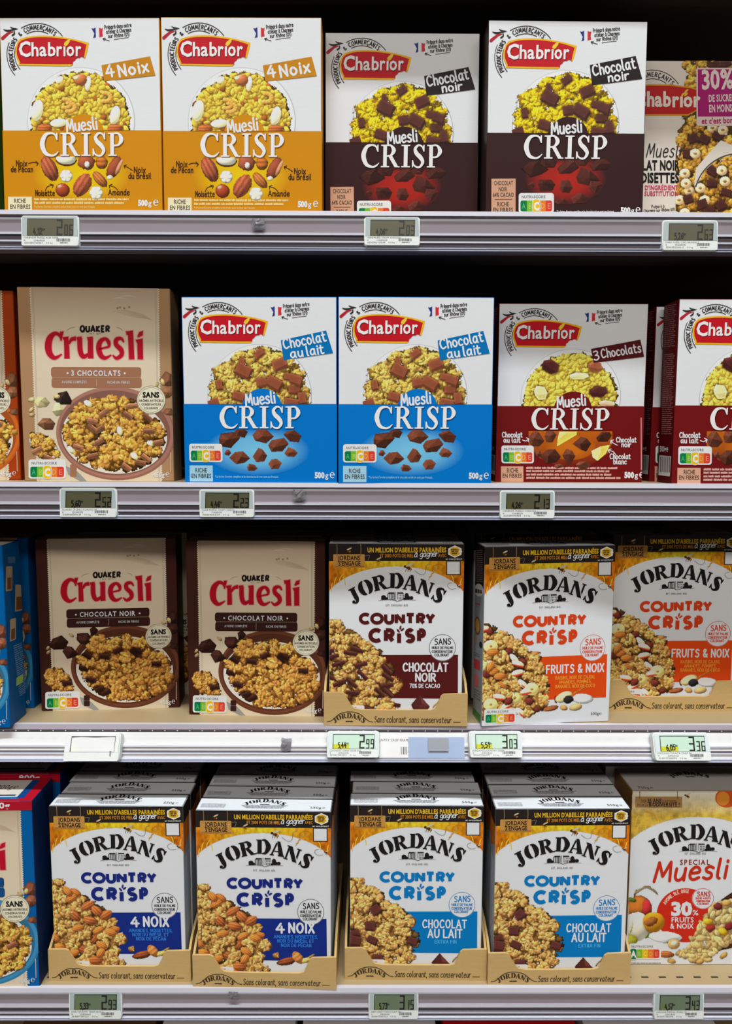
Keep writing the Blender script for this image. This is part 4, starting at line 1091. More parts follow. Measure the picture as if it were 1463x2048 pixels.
    a.disc(922, 1262, 478, 372, bowl*.8, 2.6, ang=4, n=72); a.disc(918, 1252, 470, 366, bowl*1.05, 2.8, ang=4, n=72); a.disc(916, 1256, 446, 340, bowl*.62, 3, ang=4, n=72)
    a.disc(912, 1282, 424, 300, col(226, 220, 208), 3.2, ang=5, n=72)
    p = Pic(190, 740, 1400, 1600, 3.8, {'trois': 61, 'noir': 62, 'orange': 63, 'bleu': 64, 'vert': 65}[kind])
    gold = col(206, 148, 66) if kind != 'noir' else col(198, 136, 64)
    def roll(q, x, y, h):
        bar(q, x, y, h+90, chc*(.7 if kind == 'noir' else 1)*q.R.uniform(.5, 1.0), 44, 19)
    def white(q, x, y, h): q.dome(x, y, 36, 22, q.R.uniform(0, 90), h+26, 18, col(240, 224, 166), .05, .04, .6)
    granola(p, [(918+(x-918)*.93, 1275+(y-1275)*.92) for x, y in BOWL], 72, gold, [(.13, roll)]+([(.05, white)] if kind == 'trois' else []), 58)
    for x, y in (((735, 1160), (1020, 1115), (1190, 1240), (620, 1370)) if kind in ('trois', 'noir') else ((1000, 1130), (700, 1400))): roll(p, x, y, 150)
    if kind == 'trois':
        for x, y in ((955, 1238), (562, 1388), (1072, 1440), (700, 1020)): white(p, x, y, 150)
    # pieces around the bowl
    wh = col(232, 220, 160)
    if kind == 'trois':
        p.shard(330, 1010, 76, 54, wh, 30, 6, 2); p.shard(258, 990, 44, 26, wh, 28, 5, 4); p.shard(455, 1075, 50, 58, wh, 40, 6, 6)
        p.shard(510, 985, 84, 62, col(64, 46, 42), 20, 6, 3); p.shard(375, 1190, 90, 62, chc, 20, 6, 5)
    else:
        p.shard(340, 1040, 90, 76, chc, 30, 6, 2); p.shard(440, 1120, 74, 62, chc, 40, 6, 6); p.shard(560, 1000, 90, 66, chc, 20, 6, 3); p.shard(640, 930, 50, 60, chc, 18, 5, 8)
    for x, y in ((248, 1070), (250, 1112), (450, 965), (1255, 870), (1300, 850)): p.flake(x, y, 28, col(222, 190, 130), 20)
    p.shard(1345, 830, 84, 66, chc*.7, 20, 6, 7); p.shard(1340, 935, 60, 52, chc, 22, 6, 9); p.shard(1350, 1090, 50, 40, chc, 22, 6, 11)
    a.disc(342, 1362, 138, 84, col(150, 140, 130), 2.6, ang=38); a.disc(342, 1360, 130, 76, col(220, 214, 204), 3, ang=38)
    granola(p, [(250, 1270), (330, 1270), (420, 1350), (450, 1430), (400, 1460), (320, 1450), (240, 1340)], 46, gold, [(.12, roll)], 44)
    a.poly([(520, 1520), (610, 1560), (690, 1643), (640, 1643), (540, 1590)], col(150, 150, 146), 3.4)
    a.pic(p.finish(4, .9, gain=1.22), 4)
    a.rrect(556, 1508, 608, 1556, 8, ban, 4.5); a.rrect(556, 1558, 608, 1606, 8, ban, 4.5)
    a = k.art('claim_seal')
    a.disc(1208, 992, 116, 114, col(150, 140, 110), 5, n=56); a.disc(1208, 992, 111, 109, col(228, 222, 196), 5.4, n=56); a.ring(1208, 992, 101, 99, 3, col(150, 140, 110), 5.8)
    a.font('SANS', 1140, 1274, 972, 42, INK*.5, 6, .05)
    for t, x0, x1, y in (('ARÔMES ARTIFICIELS', 1112, 1306, 1006), ('CONSERVATEURS', 1130, 1288, 1036), ('COLORANTS', 1152, 1266, 1066)): a.font(t, x0, x1, y, 17, INK, 6, .03)
    nutri(k.art('nutrition_badge'), 222, 1468, 522, 1622, 5)
    s_ = k.art('small_print'); s_.font(weight, 1222, 1318, 1608, 36, WHITE, 6, .015); s_.font('℮', 1320, 1358, 1604, 44, WHITE, 6)
    s_.rect(1362, 1410, 1367, 1570, col(210, 190, 160), 6)
    if kind == 'bleu':
        sp = k.art('side_print', high_x_plane(W, H, T), homog([(65, 215), (135, 180), (110, 1610), (200, 1590)], T, H)); sp.W = T
        for xa, ya, xb, yb in ((80, 345, 108, 505), (122, 470, 170, 660), (100, 705, 128, 870)):
            sp.rrect(xa, ya, xb, yb, 5, col(176, 158, 130), 2); sp.rect(xa+6, ya+(yb-ya)*.45, xb-4, yb-10, col(120, 78, 48), 2.5)
        sp.rect(88, 285, 120, 325, col(70, 110, 150), 2)
        for i in range(26): sp.scribble(118+i*1.5, 160+i*1.5, 920+i*18, 9, col(120, 160, 200), 2, i)
        sp.rect(136, 1190, 172, 1260, col(150, 190, 90), 2)
    return k.finish()

# ------------------------------------------------------------------ two single cartons at the frame edge
def crop_corners(x, y, z, W, H, ox, oy, f):
    out = []
    for dx, dz in ((-W/2, H), (W/2, H), (-W/2, 0), (W/2, 0)):
        px, py = proj((x+dx, y, Z0+z+dz)); out.append(((px-ox)*f, (py-oy)*f))
    return out
def low_sugar(x, y, z, W=.19, H=.21, T=.046):
    k = Kit(W, H, T, crop_corners(x, y, z, W, H, 1260, 90, 4.877), col(222, 214, 204), col(200, 190, 180), col(200, 190, 180))
    cc = (60, 545)
    a = k.art('brand_badge'); Y, R_ = col(214, 150, 20), col(186, 24, 26)
    for i, c, lv in ((0, Y, 4), (14, R_, 5)):
        a.poly([(-150+i, 690-i), (750-i*3, 690-i), (720-i, 600), (750-i*1.5, 470+i*.5), (600, 410+i), (400, 386+i), (180, 384+i), (-60, 400+i), (-150+i, 430+i)][::-1] if 0 else [(-150+i, 430+i), (-60, 400+i), (180, 384+i), (400, 386+i), (600, 412+i), (752-i*1.5, 470+i*.6), (722-i, 600), (560, 690-i), (-150+i, 690-i)], c, lv)
    a.font('Chab', 40, 400, 598, 140, col(228, 222, 210), 6, .035); a.font('rıor', 402, 684, 602, 140, col(228, 222, 210), 6, .035)
    for cx, cy, r in ((505, 490, -60), (530, 470, -40), (545, 448, -40), (540, 485, -40)): a.disc(cx, cy, 24, 9, col(236, 190, 60), 7, ang=r, n=12)
    s = k.art('maker_seal')
    s.ring(215, 545, 300, 300, 6, INK, 3, -150, -32); s.ring(215, 545, 215, 215, 6, INK, 3, -150, -52)
    s.hand_arc('COMMERÇANTS', 215, 545, 235, -128, -40, 44, 8, INK, 3)
    a = k.art('muesli_picture')
    p = Pic(440, 130, 1480, 1720, 6, 71)
    sh = [(540, 150), (1480, 130), (1480, 1720), (470, 1720), (460, 1500), (490, 1350), (470, 1100), (500, 850), (560, 690), (640, 620), (590, 450), (570, 300)]
    dk = col(60, 30, 26)
    def nut(q, x, y, h): q.dome(x, y, 52, 48, 0, h+100, 20, col(226, 190, 140), .05, .05, .55); q.dome(x, y, 18, 12, 0, h+122, 4, col(150, 100, 60), .1)
    granola(p, sh, 80, col(206, 150, 56), [(.06, lambda q, x, y, h: q.chunk(x, y, 46, dk, h+130)), (.05, nut)], 76)
    for x, y in ((610, 905), (720, 912), (845, 885), (790, 1345), (930, 1432), (700, 1545), (770, 1605), (880, 1555), (930, 170), (820, 190), (800, 1225), (560, 1060)): p.chunk(x, y, 48, dk, 300)
    for x, y in ((630, 1060), (900, 830), (890, 1225), (540, 1350), (530, 1640), (920, 1330)): nut(p, x, y, 250)
    a.pic(p.finish(4, .9, gain=1.2), 3)
    a.poly([(620, 1380), (640, 1200), (760, 1060), (880, 930), (990, 980), (1480, 900), (1480, 1060), (1000, 1075), (860, 1100), (720, 1230), (660, 1340)], col(214, 206, 196), 4)
    a.ring(1060, 1500, 440, 440, 12, col(70, 66, 62), 5, 195, 262)
    a = k.art('promotion_label')
    a.rrect(642, 225, 1480, 790, 20, col(226, 206, 200), 5.5); a.rect(655, 240, 1480, 700, col(168, 16, 112), 6)
    a.font('30%', 690, 1010, 432, 180, col(230, 214, 210), 7, .03, -2); a.font('DE SUCRES', 760, 1010, 556, 66, col(230, 214, 210), 7, .03, -2); a.font('EN MOINS', 764, 990, 658, 70, col(230, 214, 210), 7, .03, -2)
    a.font("et c'est bon", 692, 1000, 772, 56, col(168, 30, 100), 7, .03, -2)
    a = k.art('product_title')
    a.hand('Muesli', 150, 480, 1094, 130, 11, INK, 4, 0, .25)
    a.font('CHOCOLAT NOIR', -180, 478, 1220, 92, INK*.4, 4, .04); a.font('& NOISETTES', -60, 476, 1342, 92, INK*.4, 4, .04)
    a.font("SANS AJOUT D'INGRÉDIENT", -160, 466, 1414, 44, col(196, 40, 90), 4, .02); a.font('DE SUBSTITUTION', 60, 466, 1472, 44, col(196, 40, 90), 4, .02)
    s = k.art('small_print'); s.hand('Préparé à', 206, 330, 1592, 30, 4, INK, 4, -3); s.hand('Charmes-sur-Rhône (01)*', 130, 430, 1632, 28, 4, INK, 4, -3)
    return k.finish()
def special(x, y, z, W=.19, H=.2524, T=.07):
    k = Kit(W, H, T, crop_corners(x, y, z, W, H, 1097, 1530, 3.997), PAPER, col(150, 110, 60), col(196, 192, 186))
    p = Pic(640, 195, 1760, 620, 5, 81)
    X, Y = p.X, p.Y
    n = smooth(np.random.RandomState(3).randn(*X.shape), 3); n = (n/n.std())[..., None]
    v = np.clip((Y-200)/200, 0, 1)[..., None]; t = np.clip((900-X)/300, 0, 1)[..., None]
    p.C = (col(236, 230, 216)*(1-v)+col(222, 184, 70)*v)*(1-.35*t*v)*np.clip(1+.14*n*v, .5, 1.6)
    p.M[:] = Y < 415+(1-np.sqrt(np.clip(1-((X-1190)/700)**2, 0, 1)))*520
    a = k.art('harvest_picture'); a.pic(p, 2)
    a.disc(1420, 262, 92, 78, col(206, 84, 30), 2.5, n=30); a.disc(1390, 268, 52, 56, col(226, 140, 50), 2.8, n=24)
    for q in range(9): a.disc(770+q*11, 372+q*q*.9, 17, 7, col(206, 156, 60), 2.6, ang=20+q*8, n=10)
    for x, y in ((700, 470), (730, 420), (690, 400), (770, 440)): a.stroke([(x, y+80, 5), (x+8, y+30, 12), (x+30, y, 4)], 6, col(226, 176, 70), 2.5)
    bee(a, 1108, 250, .9, 3)
    a = k.art('hanging_sign')
    a.rrect(690, 252, 1064, 340, 6, col(170, 130, 80), 4)
    for x_ in (726, 1026): a.stroke([(x_, 208), (x_, 270)], 5, col(120, 90, 50), 5, False)
    a.font('DÉJÀ', 736, 782, 298, 22, INK, 5); a.font('35 ANS', 786, 900, 300, 32, INK, 5, .03); a.font("D'ACTIONS", 904, 1016, 298, 20, INK, 5)
    a.font('POUR LA', 706, 792, 330, 20, INK, 5); a.font('BIODIVERSITÉ !', 796, 1044, 330, 30, INK, 5, .03)
    a = k.art('brand_logo'); a.M = np.array([[1.0, 0, 530], [0, .97, 95]]); jordans_logo(a); a.M = None
    a.font('EST. ENGLAND 1855', 1084, 1256, 714, 15, INK, 5, .01, space=.12)
    a = k.art('product_title'); rd = col(198, 48, 26)
    a.font('SPECIAL', 1046, 1294, 796, 40, col(150, 40, 30), 4, .02, space=.12)
    a.hand('Muesli', 832, 1405, 932, 150, 24, rd, 4, -3, .22, gap=12)
    a = k.art('claim_disc')
    a.disc(1092, 1200, 232, 216, col(206, 44, 26), 3)
    a.hand_arc('AVOINE, BLÉ, ORGE', 1092, 1200, 180, -152, -82, 26, 6, col(240, 190, 170), 4)
    a.font('30', 974, 1148, 1200, 102, WHITE, 4, .05); a.font('%', 1146, 1198, 1200, 42, WHITE, 4, .01); a.font('FRUITS', 976, 1158, 1256, 40, WHITE, 4, .02); a.font('& NOIX', 968, 1158, 1306, 40, WHITE, 4, .02)
    a = k.art('claim_seal')
    a.disc(1230, 1066, 88, 84, PAPER, 4); a.ring(1230, 1066, 84, 80, 4, rd, 4.5)
    a.hand('SANS', 1184, 1286, 1048, 36, 7, rd, 5)
    for i, y_ in enumerate((1072, 1094, 1116)): a.hand(('SUCRE AJOUTÉ', 'CONSERVATEUR', 'COLORANT')[i], 1170+i*8, 1292-i*8, y_, 15, 4, rd, 5)
    a = k.art('fruit_picture'); p = Pic(636, 930, 1760, 1600, 4.2, 82)
    for q in range(10): p.dome(690+q*18, 970+abs(q-5)*10, 34, 9, -70+q*14, 0, 6, col(206, 180, 124), .1)
    p.dome(720, 1140, 104, 100, 0, 0, 60, col(190, 110, 40), .03, .06, .5); p.dome(780, 1150, 44, 78, 0, 40, 30, col(184, 50, 50), .05, .06, .5); p.dome(665, 1075, 34, 18, 20, 60, 8, col(90, 110, 40), .05)
    p.dome(700, 1290, 110, 116, 20, 70, 60, col(226, 220, 196), .03, .03, .6); p.dome(800, 1330, 26, 60, 30, 60, 20, col(140, 170, 40), .03); p.dome(660, 1290, 8, 60, 8, 135, 5, col(196, 190, 150), .1)
    p.dome(835, 1255, 92, 82, -10, 100, 50, col(206, 140, 30), .03, .05, .5); p.dome(815, 1250, 56, 34, -20, 150, 14, col(150, 90, 40), .1, .2)
    p.dome(650, 1400, 60, 50, 0, 110, 20, col(170, 170, 50), .04); p.dome(930, 1372, 132, 46, 4, 80, 30, col(236, 236, 234), .04, .03, .7); p.dome(990, 1402, 80, 20, -10, 78, 10, col(70, 50, 40), .1)
    p.dome(998, 1430, 50, 42, 0, 120, 24, col(206, 160, 90), .04); p.dome(1000, 1425, 28, 22, 0, 145, 5, col(240, 226, 190), .05); p.dome(938, 1512, 66, 30, 4, 100, 20, col(160, 92, 46), .04, .1, stripe=11)
    p.face([(1290, 1130), (1480, 1000), (1760, 980), (1760, 1400), (1380, 1480), (1300, 1510), (1370, 1400)], -40, col(120, 62, 34), .2)
    gr = [(1130, 1390), (1180, 1300), (1250, 1230), (1300, 1130), (1420, 1080), (1760, 1030), (1760, 1330), (1400, 1420), (1310, 1510), (1170, 1470)]
    for x_, y_ in scatter(p.R, gr, 26, 3500): p.flake(x_, y_, p.R.uniform(30, 48), col(224, 188, 120)*p.R.uniform(.8, 1.1), p.R.uniform(0, 60))
    for x_, y_, c in ((1350, 1130, (110, 40, 40)), (1440, 1290, (120, 36, 40)), (1270, 1250, (226, 170, 40)), (1390, 1330, (226, 170, 40)), (1420, 1100, (206, 150, 80)), (1290, 1300, (150, 50, 40))): p.dome(x_, y_, 40, 28, p.R.uniform(-40, 40), 70, 20, col(*c), .1, .15)
    for x_, y_ in scatter(p.R, [(1030, 1500), (1140, 1440), (1300, 1530), (1290, 1560), (1130, 1560)], 24): p.flake(x_, y_, 32, col(226, 192, 120), p.R.uniform(0, 30))
    for x_, y_ in ((980, 1565), (1210, 1570), (1396, 1520)): p.flake(x_, y_, 38, col(214, 170, 90), 20)
    a.pic(p.finish(4, .7), 5)
    nutri(k.art('nutrition_badge'), 638, 1424, 894, 1550, 6, 0)
    s = k.art('small_print'); s.scribble(656, 894, 1586, 8, col(120, 118, 116), 4)
    h2 = homog([(0, 0), (1100, 0), (0, 380), (1100, 380)], W, T)
    tp = k.art('top_flap', top_plane(W, H, T), h2); tp.H = T
    tp.rect(6, 10, 1094, 374, col(196, 192, 186), 6); tp.M = np.array([[.42, 0, 560-660*.42], [0, .42, 120-505*.42]]); arched(tp, INK*.6, 8); tp.M = None
    tp.font('750g', 60, 150, 352, 34, INK, 8); tp.font('℮', 156, 184, 352, 30, INK, 8)
    return k.finish()

# ------------------------------------------------------------------ the setting
def plane_mesh(name, P, m): return mesh_from(name, P, [tuple(range(len(P)))], None, (m,))
struct(link('floor', plane_mesh('floor', [(-3, -4, 0), (3, -4, 0), (3, 1.2, 0), (-3, 1.2, 0)], 'floor_tile')))
struct(link('wall_back', boxes('wall_back', [(-1.0, 1.0, .50, .53, 0, 2.3)], ['dark_panel'])))
struct(link('light_block_left', boxes('light_block_left', [(-1.0, -.965, .02, .50, 0, 2.3)], ['dark_panel'])))  # unseen dark end panel, added to keep side light out of the shelves
struct(link('light_block_right', boxes('light_block_right', [(.965, 1.0, .02, .50, 0, 2.3)], ['dark_panel'])))  # matching light-blocking panel, added at the other end

SHZ = [.2671, -.0564, -.3819, -.7284]
RY = [-.0185, -.0062, .0203, -.0101]
def rail_mesh(tilt=0.0, kind=0, L=.955):
    # (offset out of the front plane, height below the shelf top, material of the strip that ends there)
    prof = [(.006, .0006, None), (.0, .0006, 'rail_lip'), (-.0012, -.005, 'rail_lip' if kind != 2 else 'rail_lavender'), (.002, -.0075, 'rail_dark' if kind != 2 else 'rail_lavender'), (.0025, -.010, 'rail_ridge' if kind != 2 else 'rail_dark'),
            (.003, -.0235, 'rail_lavender' if kind != 2 else 'rail_glare_white'), (.0, -.0250, 'rail_lavender' if kind != 2 else 'rail_glare_white'), (.0, -.0272, 'rail_ridge'), (.003, -.0285, 'rail_dark'), (.003, -.0325, 'rail_dark' if kind != 2 else 'rail_glare_white'),
            (.0, -.0340, 'rail_dark'), (.0, -.0358, 'rail_ridge'), (.003, -.0372, 'rail_dark'), (.003, -.0405, 'rail_dark' if kind != 2 else 'rail_glare_white'), (-.0005, -.0415, 'rail_ridge'), (-.0005, -.0428, 'rail_blue'), (.0012, -.0434, 'rail_dark'), (-.0005, -.0440, 'rail_ridge'),
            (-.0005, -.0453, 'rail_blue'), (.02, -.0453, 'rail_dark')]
    names = ['rail_lip', 'rail_dark', 'rail_ridge', 'rail_lavender', 'rail_blue', 'rail_glare_white']
    V, F, fm = [], [], []
    for i, (y, z, m) in enumerate(prof):
        yy = y+tilt*(.0226+max(z, -.0453)) if tilt and y < .015 else y
        z = z*.95 if tilt else z
        V += [(-L, yy, z), (L, yy, z)]
        if i: a = 2*i; F.append((a-2, a, a+1, a-1)); fm.append(names.index(m))
    return mesh_from('price_rail', V, F, None, names, fm)
shelf_text = ['upper shelf with mustard and dark chocolate muesli boxes, grey price rail', 'shelf carrying the blue milk chocolate muesli boxes, grey price rail',
              'shelf with beige deck and glare-whitened price rail holding a blank tag', 'lowest full shelf carrying four kraft trays of cereal, grey price rail']
SHELVES = []
for i, (z, y, t) in enumerate(zip(SHZ, RY, shelf_text)):
    e = empty('shelf', (0, 0, Z0+z)); tag(e, t, 'shelf', 'shelves of the store unit')
    sp = [(-.955, .955, y+(.0175 if i == 2 else .006), .50, -.030, 0, 0), (-.955, .955, y+.028, .06, -.044, -.030, 1), (-.955, .955, y+.03, .499, -.032, -.0301, 1)]
    if i == 3: sp += [(-.9+.0237*k, -.9+.0237*k+.0095, .0095, .0115, -.0005, .0004, 1) for k in range(76)]
    link('deck', boxes('deck', sp, ['shelf_deck', 'dark_panel']), e)
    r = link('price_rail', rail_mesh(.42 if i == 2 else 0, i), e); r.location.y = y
    if i == 2:
        bm = bmesh.new()
        for k in range(116):
            g = bmesh.ops.create_icosphere(bm, subdivisions=1, radius=.0009); bmesh.ops.translate(bm, verts=g['verts'], vec=(-.95+k*.0164, y+.0005, -.0045))
        link('rail_studs', bm_mesh('rail_studs', bm, ['rail_ridge']), r).location.y = -y
for z, y, t in ((.585, -.0185, 'top shelf above the frame whose edge shades the upper boxes'), (-1.075, -.004, 'bottom shelf whose box tops just show under the lowest price rail')):
    e = empty('shelf', (0, 0, Z0+z)); tag(e, t, 'shelf', 'shelves of the store unit')
    link('deck', boxes('deck', [(-.955, .955, y+.006, .50, -.030, 0, 0), (-.955, .955, y+.02, .06, -.044, -.030, 1), (-.955, .955, y+.03, .499, -.032, -.0301, 1)], ['shelf_deck', 'dark_panel']), e)
    r = link('price_rail', rail_mesh(), e); r.location.y = y

# ------------------------------------------------------------------ cartons
D_noix, D_noir, D_lait, D_trois = chabrior('noix'), chabrior('noir'), chabrior('lait'), chabrior('trois')
z1, z2, z3, z4 = SHZ
GN, GB, GM, GD = 'mustard nut muesli boxes', 'blue milk chocolate muesli boxes', 'maroon three chocolate muesli boxes', 'dark chocolate muesli boxes'
place(D_noix, -.337, -.0032, z1, -.0106, .0313, 'mustard and white nut muesli box standing above the 2.06 price tag', GN)
place(D_noix, -.1453, -.0012, z1, -.0032, .0117, 'mustard and white nut muesli box beside the shaded dark chocolate box', GN)
place(D_noir, .0472, .0315, z1, .0011, .009, 'dark chocolate muesli box set back in shade above the 2.03 price tag', GD)
place(D_noir, .2426, -.0007, z1, .0078, .0254, 'brightly lit dark chocolate muesli box flush with the shelf edge', GD)
place(low_sugar(.416, .062, z1), .416, .062, z1, 0, 0, 'low-sugar muesli box with magenta 30% label, behind the bright dark chocolate box')
place(quaker('vert'), -.5455, .0, z1, 0, 0, 'green granola box showing a thin sliver beside the mustard box')
D_q3 = quaker('trois')
place(D_q3, -.3385, .0265, z2, .0418, .0025, 'beige three chocolate granola box with bowl above the 2.52 price tag')
place(quaker('orange'), -.5435, .045, z2, .02, 0, 'orange granola box cut by the frame beside the beige granola box')
place(D_lait, -.1274, -.0019, z2, -.0209, -.004, 'blue milk chocolate muesli box above the 2.23 price tag', GB)
place(D_lait, .0644, -.0059, z2, .0062, -.0012, 'blue milk chocolate muesli box beside the shaded maroon box', GB)
place(D_trois, .2672, .0345, z2, -.0022, -.004, 'maroon three chocolate muesli box in shade above the 2.13 price tag', GM)
place(D_trois, .4817, -.0006, z2, .0022, .0026, 'lit maroon muesli box with small print on its side, cut by frame', GM)
place(D_trois, .474, .052, z2, 0, 0, 'maroon muesli box showing a narrow strip behind its lit twin', GM)
D_qn = quaker('noir')
GQ = 'brown dark chocolate granola boxes'
place(D_qn, -.354, .0861, z3, .0845, .0015, 'brown dark chocolate granola box set back above the blank white tag', GQ)
place(D_qn, -.1451, .0632, z3, -.0341, .0007, 'brown dark chocolate granola box beside the kraft tray', GQ)
ORD = ['second', 'third', 'fourth', 'fifth', 'sixth', 'seventh']
back = ('carton', 'top_flap')
RB = random.Random(4)
for k in range(4):
    place(D_qn, -.335+.008*k+RB.uniform(-.006, .006), .150+.056*k, z3, RB.uniform(-.02, .02), 0, '%s brown granola box in the shaded row above the blank tag' % ORD[k], GQ, None if k == 0 else ('carton',))
for k in range(5):
    place(D_qn, -.142+.004*k+RB.uniform(-.006, .006), .119+.056*k, z3, RB.uniform(-.02, .02), 0, '%s brown granola box in the shaded row beside the kraft tray' % ORD[k], GQ, ('carton',))
D_qb = quaker('bleu')
place(D_qb, -.5585, .016, z3, .03, 0, 'blue granola box at the shelf edge with photos down its side', 'blue granola boxes')
place(D_qb, -.5585, .090, z3, 0, 0, 'blue granola box in shade behind the blue one at the edge', 'blue granola boxes', [n for n, _ in D_qb['parts'] if n != 'side_print'])

# ---- country cereal in kraft trays
D_jn, D_jx, D_jl, D_jf = jordans('noir'), jordans('noix'), jordans('lait'), jordans('fruits', .045)
TW, THT = .191, .045
TC = [(130, 1505), (1282, 1505), (134, 1776), (1288, 1776)]
def make_tray(depth):
    hom = homog(TC, TW, THT)
    O = [(130, 1505), (270, 1503), (296, 1515), (312, 1545), (352, 1612), (378, 1636), (440, 1646), (600, 1648), (800, 1646), (990, 1645), (1026, 1632), (1048, 1590), (1068, 1530), (1090, 1512), (1200, 1508), (1282, 1505), (1288, 1776), (134, 1776)]
    P = hmap(hom, O); n = len(P)
    V = [(u-TW/2, 0, THT-v) for u, v in P]+[(u-TW/2, .003, THT-v) for u, v in P]
    F = [tuple(range(n))[::-1], tuple(range(n, 2*n))]+[(i, (i+1) % n, n+(i+1) % n, n+i) for i in range(n)]
    out = [('front_panel', mesh_from('front_panel', V, F, None, ('kraft_board',)))]
    for s in (-1, 1):
        x0, x1 = sorted((s*TW/2, s*(TW/2-.003)))
        prof = [(.003, 0), (depth, 0), (depth, .066), (.05, .064), (.018, .056), (.003, THT)]
        V = [(x0, y, z) for y, z in prof]+[(x1, y, z) for y, z in prof]; m = len(prof)
        F = [tuple(range(m)), tuple(range(m, 2*m))[::-1]]+[(i, m+i, m+(i+1) % m, (i+1) % m) for i in range(m)]
        out.append(('side_panel', mesh_from('side_panel', V, F, None, ('kraft_board',))))
    out.append(('floor_panel', boxes('floor_panel', [(-TW/2+.003, TW/2-.003, .003, depth, 0, .002)], ['kraft_board'])))
    out.append(('back_panel', boxes('back_panel', [(-TW/2, TW/2, depth, depth+.003, 0, .066)], ['kraft_board'])))
    a = Art(hom, front_plane(TW, THT), TW, THT); ink = col(62, 48, 30)
    a.M = np.array([[.335, 0, 340-660*.335], [0, .335, 1716-520*.335]]); arched(a, ink, 2); a.M = None
    a.stroke([(160, 1746), (190, 1740), (214, 1722), (256, 1684), (300, 1667), (342, 1663), (386, 1668), (430, 1686), (474, 1722), (500, 1740), (530, 1746)], 6, ink, 2)
    a.hand('Sans colorant, sans conservateur', 540, 1158, 1748, 50, 5.5, ink, 2, 0, .08)
    a.stroke([(1176, 1742), (1232, 1742)], 5, ink, 2, False)
    out.append(('tray_print', a.mesh('tray_print', 'kraft_print')))
    return out
def tray(mesh_parts, x, y, z, yaw, label):
    e = empty('display_tray', (x, y, Z0+z), (0, 0, yaw)); tag(e, label, 'display tray', 'kraft cereal display trays')
    fp = None
    for n, me in mesh_parts:
        o = link(n, me, fp if n == 'tray_print' else e)
        if n == 'front_panel': fp = o
T5, T4 = make_tray(.182), make_tray(.128)
COLS = [
 (D_jx, -.3249, .0073, z4, -.0103, 4, T5, 'navy nut cereal', 'tray above the 2.93 price tag'),
 (D_jx, -.1292, -.0050, z4, -.0240, 4, T5, 'navy nut cereal', 'tray between 2.93 and 3.15 price tags'),
 (D_jl, .0724, .0096, z4, -.0127, 3, T4, 'light blue cereal', 'tray above the 3.15 price tag'),
 (D_jl, .2640, .0010, z4, .0051, 4, T5, 'light blue cereal', 'tray beside the special muesli box'),
 (D_jn, .0440, .0318, z3, -.0200, 4, T5, 'brown chocolate cereal', 'tray above the 2.99 price tag'),
 (D_jf, .4348, .0850, z3, 0, 3, T5, 'orange fruit and nut cereal', 'shaded tray above the 3.36 price tag')]
for des, x, y, z, yaw, n, T_, what, where in COLS:
    tray(T_, x, y-.0045, z, yaw, 'kraft '+where+', holding '+what.split(' ')[0]+(' blue' if what[0] == 'l' else '')+' boxes')
    lift = .0075 if what[0] == 'o' else .0026
    for k in range(n):
        t = des['T']+.0022
        place(des, x+(RB.uniform(-.0025, .0025) if k else 0)-math.sin(yaw)*t*k, y+t*k, z+lift, yaw, 0,
              (('front box of ' if k == 0 else ORD[k-1]+' box of ')+what+', '+where), 'boxes of '+what, None if k == 0 else back)
place(D_jf, .2463, .0344, z3, .1085, -.006, 'dented orange fruit and nut cereal box turned sideways above the 3.03 tag', 'boxes of orange fruit and nut cereal')
for k in range(3):
    place(D_jf, .246+.003*k, .115+.048*k, z3+.006, 0, 0, '%s orange cereal box in shade behind the dented box' % ORD[k], 'boxes of orange fruit and nut cereal', back+('campaign_text', 'hanging_sign') if k == 0 else back)
D_sp = special(.4615, .035, z4)
place(D_sp, .4615, .035, z4, 0, 0, 'special muesli box with red 30% disc and fruit, cut by the frame')
place(D_sp, .450, .112, z4, 0, 0, 'second special muesli box in shade behind the one with red disc', None, back)

# ---- blue and red bags of granola
D_bag = None
def bag():
    d = quaker('bleu', .068, .20, .258, '900g', top=col(180, 20, 40), side=col(14, 44, 92))
    W, H, T = .20, .258, .068
    d['parts'] = [q for q in d['parts'] if q[0] != 'side_print']
    a = Art(homog(HQ, W, H), front_plane(W, H), W, H)
    a.poly([(120, 85), (133, 172), (1358, 176), (1370, 85)], col(176, 20, 40), 7)
    a.font('900g', 1010, 1190, 158, 46, WHITE, 8, .03)
    d['parts'].append(('weight_band', a.mesh('weight_band')))
    t = Art(homog([(0, 0), (1000, 0), (0, 340), (1000, 340)], W, T), top_plane(W, H, T), W, T)
    t.rect(30, 40, 880, 290, col(214, 206, 196), 2); t.rect(30, 280, 900, 310, col(30, 110, 170), 2.5); t.rect(880, 40, 930, 300, col(20, 70, 130), 2.5)
    t.rect(460, 250, 860, 268, col(24, 40, 70), 3); t.font('900g℮', 680, 830, 170, 60, INK, 3)
    d['parts'].append(('folded_top', t.mesh('folded_top')))
    return d
D_bag = bag()
GBag = 'blue granola bags with red tops'
place(D_bag, -.5285, -.008, z4, .02, 0, 'blue granola bag with red top band beside the first kraft tray', GBag, None, 'cereal_bag', 'cereal bag')
place(D_bag, -.524, .072, z4, .01, 0, 'second blue granola bag with red top in shade behind the first', GBag, ('carton', 'weight_band', 'folded_top'), 'cereal_bag', 'cereal bag')

